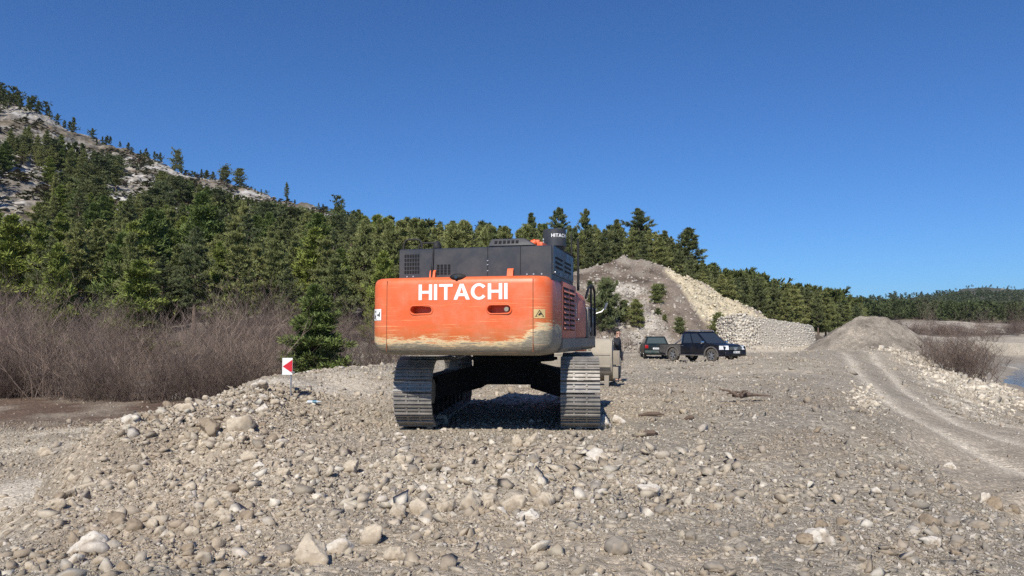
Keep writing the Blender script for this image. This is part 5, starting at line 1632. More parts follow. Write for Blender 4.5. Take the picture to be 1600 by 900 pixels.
# boom, arm, bucket
def plate_beam(poly, hw): 
    m = MB(); m.prism(poly, 0, -hw, hw); m.bevel_all(.03); return m
BX = .05
m = plate_beam([(.55, 1.45), (.95, 1.35), (3.35, 2.25), (5.25, 2.15), (5.35, 2.45), (3.4, 2.83), (2.3, 2.62), (.55, 1.85)], .34)
boom = up(m.build("boom", M_orange, exc))
for sx in (-1, 1):
    m = MB(); m.cyl((sx * .42, 1.25, 1.45), (sx * .42, 2.4, 1.95), .12, .12, 16); m.cyl((sx * .42, 2.4, 1.95), (sx * .42, 2.9, 2.18), .065, .065, 12); m.build("boom_cylinder", M_orange, boom)
m = MB(); m.cyl((0, 2.6, 2.88), (0, 4.6, 2.80), .11, .11, 16); m.cyl((0, 4.6, 2.80), (0, 5.3, 2.75), .06, .06, 12); m.build("arm_cylinder", M_orange, boom)
m = plate_beam([(4.95, 2.35), (5.25, 2.78), (5.75, 2.50), (8.05, 1.18), (7.9, .95), (5.4, 2.0)], .24)
arm = up(m.build("arm", M_sideorange, exc))
m = MB(); m.cyl((0, 5.6, 2.72), (0, 6.7, 2.10), .10, .10, 14); m.cyl((0, 6.7, 2.1), (0, 7.2, 1.78), .055, .055, 12); m.build("bucket_cylinder", M_orange, arm)
# bucket: curved back sheet seen from the machine, teeth on the ground, side plates standing forward
BL, BH = 8.15, .95
bprof = [(BL + .15, 1.42), (BL - .12, 1.36), (BL - .22, 1.15), (BL - .22, .85), (BL - .16, .58), (BL - .02, .38), (BL + .22, .24), (BL + .55, .14)]
m = MB(); th = .04
outer = bprof; inner = [(y + .05, z + .03) for y, z in bprof]
inner[0] = (BL + .15, 1.37)
m.loft([[(x, y, z) for y, z in outer + inner[::-1]] for x in (-BH, BH)])
bucket = up(m.build("bucket", M_bucket, exc, 50))
sidep = [(BL + .15, 1.42), (BL - .12, 1.36), (BL - .22, 1.15), (BL - .22, .85), (BL - .16, .58), (BL - .02, .38), (BL + .22, .24), (BL + .62, .12), (BL + .80, .35), (BL + .62, .75), (BL + .34, 1.05)]
for sx in (-1, 1):
    m = MB(); m.prism(sidep, 0, sx * (BH + .002), sx * (BH + .05)); m.bevel_all(.008); m.build("side_plate", M_bucket, bucket)
    for yy, zz, dd, an in ((BL + .72, .58, (.16, .16, .50), -15), (BL + .1, .86, (.20, .14, .42), 0), (BL + .05, .42, (.16, .16, .34), 0)):
        m = MB(); m.box((sx * (BH + .052 + dd[0] / 2), yy, zz), dd, Matrix.Rotation(R(an), 3, 'X')); m.bevel_all(.015); m.build("side_cutter", M_dustgrey, bucket)
m = MB(); m.box((0, BL - .225, .98), (2 * BH, .03, .07)); m.box((0, BL - .20, .62), (2 * BH, .03, .06), Matrix.Rotation(R(12), 3, 'X'))
for x in (-.35, .35): m.prism([(BL - .25, 1.10), (BL + .1, 1.35), (BL + .02, 1.66), (BL - .14, 1.62)], 0, x - .04, x + .04)
m.build("wear_strip", M_bucket, bucket)
for k in range(6):
    x = -.82 + k * .328
    m = MB(); m.loft([[(x - .07, BL - .02, .34), (x + .07, BL - .02, .34), (x + .07, BL + .14, .26), (x - .07, BL + .14, .26)], [(x - .06, BL - .06, .0), (x + .06, BL - .06, .0), (x + .06, BL + .0, -.02), (x - .06, BL + .0, -.02)]])
    m.build("tooth", M_dustgrey, bucket)

# ------------------------------------------------------------------ vehicles (x forward, y to the left, origin on the ground)
def make_wheel(parent, x, y, r, w, side):
    m = MB(); ny = 24
    prof_ = [(r * .62, -w / 2), (r * .90, -w / 2), (r * .98, -w * .38), (r, -w * .2), (r, w * .2), (r * .98, w * .38), (r * .90, w / 2), (r * .62, w / 2)]
    rings = []
    for k in range(ny):
        a = 2 * math.pi * k / ny
        rings.append([(x + q * math.cos(a), y + t, r + q * math.sin(a)) for q, t in prof_])
    rings.append(rings[0])
    m.loft(rings, cap=False); bmesh.ops.remove_doubles(m.bm, verts=m.bm.verts[:], dist=1e-4)
    tyre = m.build("wheel", M_tyre, parent, 40)
    m = MB(); yo = y + side * w * .40
    m.cyl((x, y - side * w * .2, r), (x, yo - side * .03, r), r * .63, r * .63, 24)
    m.cyl((x, yo - side * .03, r), (x, yo + side * .015, r), r * .15, r * .13, 12)
    for k in range(6):
        a = k * math.pi / 3 + .3
        c = Vector((x + r * .38 * math.cos(a), yo - side * .01, r + r * .38 * math.sin(a)))
        m.box(c, (r * .50, .035, r * .17), Matrix.Rotation(-a, 3, 'Y'))
    m.build("rim", M_alloy, tyre)
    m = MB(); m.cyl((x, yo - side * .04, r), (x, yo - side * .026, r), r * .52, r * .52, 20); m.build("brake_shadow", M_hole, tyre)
    return tyre

def side_body(poly, hw, tumble=None):
    m = MB(); m.prism(poly, 1, -hw, hw); return m

# pickup
tg = hit(1099, 572, 30, 60)
TX = P(1097, 570, 43.6)
trk = empty("pickup_truck", (TX.x, TX.y, float(zg(TX.x, TX.y)) + .06), R(-57))
tag(trk, "dark navy double cab pickup truck with roof bars parked beside the mound", "pickup truck")
WB, WR = 3.0, .40
hwid = .90
low = [(-2.62, .50), (-2.60, .98), (-.80, 1.00), (-.80, 1.06), (1.15, 1.08), (1.35, 1.08), (2.25, 1.00), (2.42, .92), (2.47, .62), (2.42, .42), (2.0, .36), (-2.3, .40)]
m = side_body(low, hwid); m.bevel_all(.05, 3, 30)
body = m.build("body", M_navy, trk, 35)
c = MB()
for wx in (1.52, 1.52 - WB): c.cyl((wx, -1.2, .40), (wx, 1.2, .40), .46, .46, 28)
c.box((-1.72, 0, .98), (1.66, 1.55, .75))
boolean_cut(body, c)
body.data.polygons.foreach_set("use_smooth", np.ones(len(body.data.polygons), dtype=bool)); body.data.set_sharp_from_angle(angle=R(35))
for sy in (-1, 1):
    for wx in (1.52, 1.52 - WB):
        m = MB()
        pr = []
        for k in range(15):
            a = R(-8 + 196 * k / 14); pr.append((wx + .455 * math.cos(a), .40 + .455 * math.sin(a)))
        for k in range(14, -1, -1):
            a = R(-8 + 196 * k / 14); pr.append((wx + .535 * math.cos(a), .40 + .52 * math.sin(a)))
        m.prism(pr, 1, sy * .86, sy * .935); m.bevel_all(.01); m.build("wheel_arch_flare", M_greytrim, trk)
        make_wheel(trk, wx, sy * .78, WR, .26, sy)
m = MB(); m.box((0, 0, .48), (4.2, 1.3, .22)); m.box((1.52, 0, .55), (.8, 1.2, .4)); m.box((1.52 - WB, 0, .55), (.8, 1.2, .4)); m.build("chassis", M_belly, trk)
M_bed = plain("dusty_bed_side", (0.045, 0.042, 0.042), 0.6, var=.3, scale=3, dust=DUST, dust_amt=.35)
for sy in (-1, 1):
    pr = [(-2.57, .54)]
    for k in range(13):
        a = R(180 - 180 * k / 12 * .98 - 4); pr.append((1.52 - WB + .50 * math.cos(a), .42 + .50 * math.sin(a)))
    pr += [(-.83, .48), (-.83, .995), (-2.56, .975)]
    m = MB(); m.prism(pr, 1, sy * .898, sy * .909); m.build("bed_side", M_bed, trk, None)
    m = MB(); m.tube([(-2.55, sy * .86, 1.0), (-.85, sy * .86, 1.02)], .022, 8); m.build("bed_rail", M_black, trk)
# cab greenhouse
def greenhouse(x0, x1, x2, x3, zb, zt, wb, wt):
    return [[(x0, -wb, zb), (x3, -wb, zb), (x3, wb, zb), (x0, wb, zb)], [(x1, -wt, zt), (x2, -wt, zt), (x2, wt, zt), (x1, wt, zt)]]
G = greenhouse(-.80, -.75, .36, 1.18, 1.05, 1.74, .86, .72)
m = MB(); m.loft([G[0], [(p[0] * .96 + .0, p[1] * .985, 1.71) for p in G[1]], [(p[0] * .9, p[1] * .9, 1.77) for p in G[1]]]); m.bevel_all(.025, 2, 20)
cabp = m.build("cab", M_navy, trk, 40)
def on_face(A, B, C, D, u0, u1, v0, v1, off):
    A, B, C, D = map(Vector, (A, B, C, D)); n = (B - A).cross(D - A).normalized()
    def q(u, v): return (A * (1 - u) + B * u) * (1 - v) + (D * (1 - u) + C * u) * v + n * off
    return [q(u0, v0), q(u1, v0), q(u1, v1), q(u0, v1)]
def slab(name, ps, n_off, mat, parent):
    m = MB(); P4 = [Vector(p) for p in ps]; n = (P4[1] - P4[0]).cross(P4[3] - P4[0]).normalized()
    m.loft([[p - n * n_off for p in P4], [p + n * .004 for p in P4]]); return m.build(name, mat, parent, None)
b_, t_ = G[0], [(p[0] * .96, p[1] * .985, 1.71) for p in G[1]]
slab("windscreen", on_face(b_[1], b_[2], t_[2], t_[1], .05, .95, .06, .94, .004), .03, M_glass, cabp)
slab("rear_window", on_face(b_[3], b_[0], t_[0], t_[3], .08, .92, .12, .9, .004), .03, M_glass, cabp)
for u0, u1 in ((.07, .43), (.49, .92)):
    slab("side_window", on_face(b_[0], b_[1], t_[1], t_[0], u0, u1, .08, .90, .004), .03, M_glass, cabp)
    slab("side_window", on_face(b_[2], b_[3], t_[3], t_[2], 1 - u1, 1 - u0, .08, .90, .004), .03, M_glass, cabp)
for sy in (-1, 1):
    for x0, x1 in ((-.76, .14), (.16, 1.04)):
        m = MB(); m.box(((x0 + x1) / 2, sy * .902, .79), (x1 - x0, .012, .50)); m.bevel_all(.005); d = m.build("door", M_navy, trk)
        m = MB(); m.box((x0 + .10, sy * .918, .95), (.14, .025, .03)); m.bevel_all(.006); m.build("door_handle", M_chrome if x0 < 0 else M_navy, d)
    m = MB(); m.box((.98, sy * 1.0, 1.14), (.10, .20, .17)); m.bevel_all(.03); m.build("wing_mirror", M_chrome, trk)
    m = MB(); m.loft([[(2.12, sy * .60, .74), (2.12, sy * .92, .74), (2.12, sy * .92, .965), (2.12, sy * .60, .985)], [(2.495, sy * .56, .74), (2.43, sy * .92, .75), (2.36, sy * .92, .955), (2.465, sy * .56, .965)]]); m.build("headlight", M_lampglass, trk)
    m = MB(); m.cyl((2.40, sy * .62, .50), (2.482, sy * .62, .50), .055, .055, 14); m.build("fog_lamp", M_lampglass, trk)
    m = MB(); m.box((.15, sy * .93, .40), (1.9, .12, .05)); m.bevel_all(.015); m.build("side_step", M_greytrim, trk)
    m = MB(); m.box((-1.95 , sy * .80, .33), (.02, .26, .28)); m.build("mud_flap", M_black, trk)
    m = MB(); m.tube([(-.55, sy * .58, 1.75), (-.5, sy * .58, 1.82), (.35, sy * .58, 1.82), (.42, sy * .58, 1.75)], .02, 6); m.build("roof_rail", M_galv, trk)
for x in (-.35, .22):
    m = MB(); m.cyl((x, -.66, 1.83), (x, .66, 1.83), .022, .022, 8); m.build("roof_bar", M_galv, trk)
m = MB(); m.box((2.47, 0, .82), (.03, 1.06, .18)); gr = m.build("grille", M_black, trk)
m = MB()
for z in (.76, .82, .88): m.box((2.49, 0, z), (.02, 1.04, .018))
m.loft([[(2.49, -.16, .87), (2.49, .16, .87), (2.49, .09, .71), (2.49, -.09, .71)], [(2.505, -.15, .865), (2.505, .15, .865), (2.505, .08, .715), (2.505, -.08, .715)]]); m.build("grille_bar", M_chrome, gr)
m = MB(); m.box((2.45, 0, .50), (.14, 1.72, .24)); m.bevel_all(.04, 3); bpr = m.build("front_bumper", M_navy, trk)
m = MB(); m.box((2.525, 0, .46), (.012, .85, .10)); m.build("air_intake", M_hole, bpr)
m = MB(); m.box((2.532, .05, .60), (.012, .52, .115)); pl = m.build("number_plate", M_whitepaint, trk)
m = MB(); m.box((2.540, -.185 + .05, .60), (.004, .05, .10)) ; m.build("plate_band", M_bluelit, pl, None)
m = MB()
for k, (w_, h_) in enumerate(((.03, .06), (.025, .06), (.0, 0), (.03, .055), (.028, .06), (.03, .06), (.0, 0), (.03, .06), (.03, .058))):
    if w_: m.box((2.541, -.12 + k * .045 + .05, .60), (.004, w_ * .7, h_))
m.build("plate_mark", M_black, pl, None)
m = MB(); m.tube([(-.92, -.70, .98), (-.90, -.66, 1.50), (-.90, -.55, 1.60), (-.90, .55, 1.60), (-.90, .66, 1.50), (-.92, .70, .98)], .04, 10)
m.tube([(-.92, -.66, 1.35), (-1.5, -.70, 1.0)], .035, 8); m.tube([(-.92, .66, 1.35), (-1.5, .70, 1.0)], .035, 8); m.build("roll_bar", M_chrome, trk)
m = MB(); m.box((-2.615, 0, .78), (.02, 1.5, .42)); tgt = m.build("tailgate", M_navy, trk)
m = MB(); m.tube([(1.05, -.62, 1.06), (.55, -.3, 1.50)], .004, 4); m.build("wiper", M_black, trk)

# hatchback behind it, seen from the back
HXp = P(1022, 563, 50.5)
hb_ = empty("hatchback_car", (HXp.x, HXp.y, float(zg(HXp.x, HXp.y))), R(84.5))
tag(hb_, "dark green hatchback parked behind the tail of the pickup truck", "car")
low2 = [(-1.95, .35), (-2.02, .50), (-1.98, .86), (-1.90, .93), (.85, .92), (1.6, .82), (1.92, .68), (1.95, .42), (1.85, .28), (-1.8, .26)]
m = side_body(low2, .82); m.bevel_all(.06, 3, 25); bd = m.build("body", M_greencar, hb_, 35)
c = MB()
for wx in (1.2, -1.25): c.cyl((wx, -1.1, .30), (wx, 1.1, .30), .35, .35, 24)
boolean_cut(bd, c)
bd.data.polygons.foreach_set("use_smooth", np.ones(len(bd.data.polygons), dtype=bool)); bd.data.set_sharp_from_angle(angle=R(35))
G2 = greenhouse(-1.90, -1.45, .10, .85, .92, 1.40, .78, .60)
m = MB(); m.loft([G2[0], G2[1], [(p[0] * .93, p[1] * .88, 1.45) for p in G2[1]]]); m.bevel_all(.025, 2, 20); cb2 = m.build("cabin", M_greencar, hb_, 40)
b2, t2 = G2
slab("windscreen", on_face(b2[1], b2[2], t2[2], t2[1], .05, .95, .06, .95, .004), .03, M_glass, cb2)
slab("rear_window", on_face(b2[3], b2[0], t2[0], t2[3], .08, .92, .14, .92, .004), .03, plain("car_rear_glass", (.06, .08, .08), .1, var=.2), cb2)
for u0, u1 in ((.12, .46), (.50, .90)):
    slab("side_window", on_face(b2[0], b2[1], t2[1], t2[0], u0, u1, .1, .92, .004), .03, M_glass, cb2)
    slab("side_window", on_face(b2[2], b2[3], t2[3], t2[2], 1 - u1, 1 - u0, .1, .92, .004), .03, M_glass, cb2)
for sy in (-1, 1):
    for wx in (1.2, -1.25): make_wheel(hb_, wx, sy * .72, .30, .19, sy)
    m = MB(); m.box((-1.975, sy * .66, .78), (.09, .22, .22)); m.bevel_all(.02); m.build("tail_light", M_redlamp, hb_)
    m = MB(); m.box((.62, sy * .88, .98), (.10, .15, .11)); m.bevel_all(.025); m.build("wing_mirror", M_greencar, hb_)
    for x0, x1 in ((-1.0, -.12), (-.10, .85)):
        m = MB(); m.box(((x0 + x1) / 2, sy * .822, .62), (x1 - x0, .012, .46)); m.bevel_all(.005); d = m.build("door", M_greencar, hb_)
        m = MB(); m.box((x0 + .12, sy * .836, .80), (.14, .02, .028)); m.build("door_handle", M_black, d)
m = MB(); m.box((-2.0, 0, .43), (.12, 1.56, .20)); m.bevel_all(.04, 3); m.build("rear_bumper", plain("green_bumper", (.02, .045, .045), .4, var=.2, dust=DUST, dust_amt=.2), hb_)
m = MB(); m.box((-2.02, .0, .66), (.02, .50, .11)); pl = m.build("number_plate", M_whitepaint, hb_)
m = MB()
for k in range(6): m.box((-2.034, -.16 + k * .065, .66), (.004, .03, .06))
m.build("plate_mark", M_black, pl, None)
m = MB(); m.box((-.4, 0, .30), (3.2, 1.2, .14)); m.build("chassis", M_belly, hb_)

# ------------------------------------------------------------------ chevron sign, litter, branch
sg = hit(454, 622, 12, 26)
sgn = empty("chevron_sign", sg, R(6))
tag(sgn, "small white sign with a red triangle pointing left on a thin metal post", "sign")
su = sg.y / F
m = MB(); m.cyl((0, 0, -.15), (0, 0, 58 * su), .016, .016, 10); m.build("post", M_galv, sgn)
x0, x1, z0, z1 = -13.0 * su, 2.5 * su, 34 * su, 60 * su
m = MB(); m.box(((x0 + x1) / 2, -.028, (z0 + z1) / 2), (x1 - x0, .012, z1 - z0)); brd = m.build("board", M_whitepaint, sgn)
m = MB(); m.prism([(x0 + .008, (z0 + z1) / 2), (x1 - .004, z0 + .035), (x1 - .004, z1 - .035)], 1, -.0385, -.034); m.build("red_triangle", M_signred, brd, None)
m = MB(); m.box((0, -.016, (z0 + z1) / 2), (.05, .02, .04)); m.cyl((x1 - .03, -.03, z0 + .06), (x1 + .04, -.03, z0 + .05), .012, .012, 6); m.build("bracket", M_galv, sgn)
lt = hit(490, 633, 10, 26)
btl = empty("plastic_bottle", lt + Vector((0, 0, .05)), R(12))
btl.scale = (.75, .75, .75)
tag(btl, "crushed clear plastic bottle with a blue wrapper lying on the haul track", "bottle")
m = MB(); rs = [.02, .052, .058, .05, .056, .052, .03, .018, .018]; xs = [-.17, -.16, -.10, -.04, .02, .08, .13, .16, .19]
m.loft([[(x, r_ * math.cos(a * .785), r_ * .8 * math.sin(a * .785)) for a in range(8)] for x, r_ in zip(xs, rs)]); m.build("bottle_body", plain("clear_plastic", (.6, .65, .68), .15, var=.2), btl)
m = MB(); m.loft([[(x, .058 * math.cos(a * .785), .047 * math.sin(a * .785)) for a in range(8)] for x in (-.03, .07)]); m.build("wrapper", M_bluelit, btl)

lg = hit(1165, 628, 9, 26)
br = empty("dead_branch", lg, R(4)); tag(br, "dead branch with a twisted root end lying on the gravel", "branch")
r_b = np.random.default_rng(3)
m = MB(); k_ = lg.y / F
m.tube([(-8 * k_, 0, .10), (4 * k_, .02, .13), (20 * k_, .1, .12), (42 * k_, .05, .10)], [.055, .045, .03, .012], 7); m.build("stem", M_log, br)
for i in range(7):
    a = r_b.uniform(0, 6.28); m = MB(); p0 = Vector((-10 * k_ + r_b.normal(0, .05), r_b.normal(0, .06), .1)); d = Vector((math.cos(a) * .34 - .1, math.sin(a) * .2, r_b.uniform(-.02, .16)))
    m.tube([p0, p0 + d * .5 + Vector((0, 0, .05)), p0 + d], [.035, .028, .012], 6); m.build("root", M_log, br)
for a, py, ln, lab in ((1018, 652, 40, "dark weathered plank half buried right of the machine's track"), (1015, 682, 30, "dark earthy stick lying in front of the half buried plank"), (1078, 657, 16, "short dark stick beside a grey stone on the gravel")):
    p = hit(a, py, 7, 26); q_ = p.y / F
    m = MB(); m.tube([(-ln * q_ * .5, .0, .02), (-ln * q_ * .1, .03, .045), (ln * q_ * .25, .0, .05), (ln * q_ * .5, .05, .03)], [.02, .04, .035, .012], 7)
    o = m.build("driftwood", M_log, None, 35, p); o.rotation_euler = (0, 0, r_b.uniform(-.1, .3)); tag(o, lab, "driftwood")

# ------------------------------------------------------------------ person behind the bucket
pp = P(965, 590, 25.0); pz = float(zg(pp.x, pp.y))
per = empty("person", (pp.x, pp.y, pz), R(-28)); per.scale = (1.0, 1.0, 1.0)
tag(per, "person in a black jacket standing behind the bucket holding one hand to the ear", "person")
def skin(name, verts, edges, radii, mat, parent, root=0, sub=2):
    me_ = bpy.data.meshes.new(name); me_.from_pydata([Vector(v) for v in verts], edges, []); me_.materials.append(mat)
    o = link(name, me_, parent)
    sk = o.modifiers.new("skin", 'SKIN'); sk.use_smooth_shade = True
    for i, v in enumerate(me_.skin_vertices[0].data):
        v.radius = radii[i] if isinstance(radii[i], (tuple, list)) else (radii[i], radii[i]); v.use_root = (i == root)
    ss = o.modifiers.new("sub", 'SUBSURF'); ss.levels = sub; ss.render_levels = sub
    bpy.context.view_layer.update(); apply_mods(o)
    if not o.data.materials: o.data.materials.append(mat)
    return o
# front of the figure is +x ; y is its left
J = dict(pel=(0, 0, .95), sp=(0, 0, 1.12), ch=(.01, 0, 1.32), nk=(0, 0, 1.47), hd0=(.02, 0, 1.56), hd1=(.035, 0, 1.68), hd2=(.02, 0, 1.76),
         sl=(0, .19, 1.42), el=(-.02, .25, 1.14), wl=(.06, .24, .90), hl=(.08, .24, .82),
         sr=(0, -.19, 1.42), er=(.14, -.32, 1.22), wr=(.11, -.16, 1.52), hr=(.07, -.12, 1.61),
         pl=(0, .10, .90), kl=(.02, .12, .50), al=(-.01, .13, .09), tl=(.13, .14, .035), pr=(0, -.10, .90), kr=(.02, -.12, .50), ar=(-.01, -.13, .09), tr=(.13, -.14, .035))
K = list(J.keys()); VI = {k: i for i, k in enumerate(K)}
E = [("pel", "sp"), ("sp", "ch"), ("ch", "nk"), ("nk", "hd0"), ("hd0", "hd1"), ("hd1", "hd2"), ("ch", "sl"), ("sl", "el"), ("el", "wl"), ("wl", "hl"), ("ch", "sr"), ("sr", "er"), ("er", "wr"), ("wr", "hr"),
     ("pel", "pl"), ("pl", "kl"), ("kl", "al"), ("al", "tl"), ("pel", "pr"), ("pr", "kr"), ("kr", "ar"), ("ar", "tr")]
RAD = dict(pel=(.13, .15), sp=(.11, .14), ch=(.11, .16), nk=.055, hd0=(.075, .07), hd1=(.098, .078), hd2=(.06, .055), sl=.06, el=.045, wl=.030, hl=.036, sr=.06, er=.045, wr=.030, hr=.036, pl=.085, kl=.058, al=.042, tl=.035, pr=.085, kr=.058, ar=.042, tr=.035)
bodyp = skin("body", [J[k] for k in K], [(VI[a], VI[b]) for a, b in E], [RAD[k] for k in K], M_skin, per)
# fingers and thumb of both hands, rooted in the palms; joined into the body
def finger(base, d, L, r_): 
    b0 = Vector(base); d = Vector(d).normalized()
    return [b0, b0 + d * L * .5, b0 + d * L + Vector((-.008, 0, -.008))], r_
fm = MB()
for hand, dirv, sidev, th_ in (("hl", (.1, 0, -1), (1, 0, 0), (.8, -.2, -.5)), ("hr", (-.35, .35, .8), (0, .8, -.4), (.3, .6, .1))):
    h = Vector(J[hand]); dv = Vector(dirv).normalized(); sv = Vector(sidev).normalized()
    for k, L in enumerate((.075, .085, .08, .06)):
        pts_, rr = finger(h + sv * (.03 - .02 * k) + dv * .02, dv + sv * (.1 - .07 * k), L, .009)
        fm.tube(pts_, [.010, .009, .007], 7)
    pts_, rr = finger(h + sv * .03, th_, .06, .011); fm.tube(pts_, [.012, .011, .008], 7)
# nose, ears
fm.loft([[(.115, -.014, 1.655), (.115, .014, 1.655), (.110, 0, 1.70)], [(.148, -.008, 1.652), (.148, .008, 1.652), (.128, 0, 1.695)]])
for sy in (-1, 1): fm.ball((.02, sy * .082, 1.665), 1, 2, (.022, .010, .034))
me_f = fm.mesh("f", M_skin, 60)
bm_ = bmesh.new(); bm_.from_mesh(bodyp.data); bm_.from_mesh(me_f); bm_.to_mesh(bodyp.data); bm_.free()
for sy in (-1, 1):
    m = MB(); m.ball((.118, sy * .030, 1.69), .010, 2); m.build("eye", M_black, per)
m = MB(); m.box((.118, 0, 1.615), (.012, .045, .008)); m.build("mouth", M_signred, per)
m = MB(); m.ball((-.012, 0, 1.725), 1, 3, (.108, .094, .085)); m.ball((-.055, 0, 1.67), 1, 3, (.065, .085, .085)); m.build("hair", M_hair, per, 80)
jk = ["pel", "sp", "ch", "nk", "sl", "el", "wl", "sr", "er", "wr"]; ji = {k: i for i, k in enumerate(jk)}
JJ = dict(J); JJ["pel"] = (0, 0, .86); JJ["nk"] = (0, 0, 1.46)
skin("jacket", [JJ[k] for k in jk], [(ji[a], ji[b]) for a, b in (("pel", "sp"), ("sp", "ch"), ("ch", "nk"), ("ch", "sl"), ("sl", "el"), ("el", "wl"), ("ch", "sr"), ("sr", "er"), ("er", "wr"))],
     [(.16, .20), (.14, .18), (.14, .19), .075, .085, .068, .052, .085, .068, .052], M_jacket, per)
tk = ["pel", "pl", "kl", "al", "pr", "kr", "ar"]; ti = {k: i for i, k in enumerate(tk)}
skin("trousers", [J[k] for k in tk], [(ti[a], ti[b]) for a, b in (("pel", "pl"), ("pl", "kl"), ("kl", "al"), ("pel", "pr"), ("pr", "kr"), ("kr", "ar"))],
     [(.15, .17), .10, .075, .065, .10, .075, .065], M_trousers, per)
for sy in (-1, 1):
    m = MB(); m.ball((.06, sy * .135, .045), 1, 2, (.14, .055, .05)); m.build("shoe", M_black, per, 80)

# ------------------------------------------------------------------ single rocks one can point at
def bump_mesh_rock(seed, w, d, h, ang, sub, mat):
    V, Fc = rock_shape(sub, seed, ang, .10)
    if ang:                               # flat broken faces: the rays of a fine ball cut by a hull's planes
        hv, hf = hull_rock(seed, 15, True)
        hv = hv - hv.mean(0)
        n_ = np.cross(hv[hf[:, 1]] - hv[hf[:, 0]], hv[hf[:, 2]] - hv[hf[:, 0]]); n_ /= np.linalg.norm(n_, axis=1, keepdims=True)
        dd_ = (hv[hf[:, 0]] * n_).sum(1); n_[dd_ < 0] *= -1; dd_ = np.abs(dd_)
        U = ICO[sub][0]; dots = U @ n_.T
        rad = np.where(dots > 1e-3, dd_ / np.maximum(dots, 1e-3), 99).min(1)
        V = U * rad[:, None]
    ext = V.max(0) - V.min(0); V = (V - (V.max(0) + V.min(0)) / 2) / ext * np.array((w, d, h))
    if ang:
        e = .034 * max(w, h)
        V = V + (np.stack([fbm(V[:, 0] / w * 7 + k * 5, V[:, 1] / d * 7 + V[:, 2] / h * 6, 3, seed + k) for k in range(3)], -1)) * e * 2.2
    return np_mesh("rock", V, Fc, [mat], None, smooth=not ang)
def rock_at(px, py, wpx, hpx, kind, label, group=None, cat="rock", name=None, sub=4):
    p = hit(px, py + hpx * .35, 3.0, 70)
    u = p.y / F; w, h = wpx * u * .9, hpx * u * 1.0
    mat, ang = {'lime': (M_limestone, True), 'white': (M_whitestone, True), 'grey': (M_greystone, False), 'brown': (M_brownstone, True)}[kind]
    me_ = bump_mesh_rock(int(px * 7 + py), w, w * rnd.uniform(.7, 1.0), h, ang, sub, mat)
    o = link(name or ("cobble" if kind == 'grey' else "rock"), me_, None, (p.x, p.y + w * .3, p.z + h * .18))
    o.rotation_euler = (rnd.uniform(-.2, .2), rnd.uniform(-.25, .25), rnd.uniform(-.5, .5))
    tag(o, label, cat, group); return o
NAMED = [
    (800, 682, 70, 44, 'lime', "angular boulder with a flat light face on the crest of the left heap, dark on its right"),
]
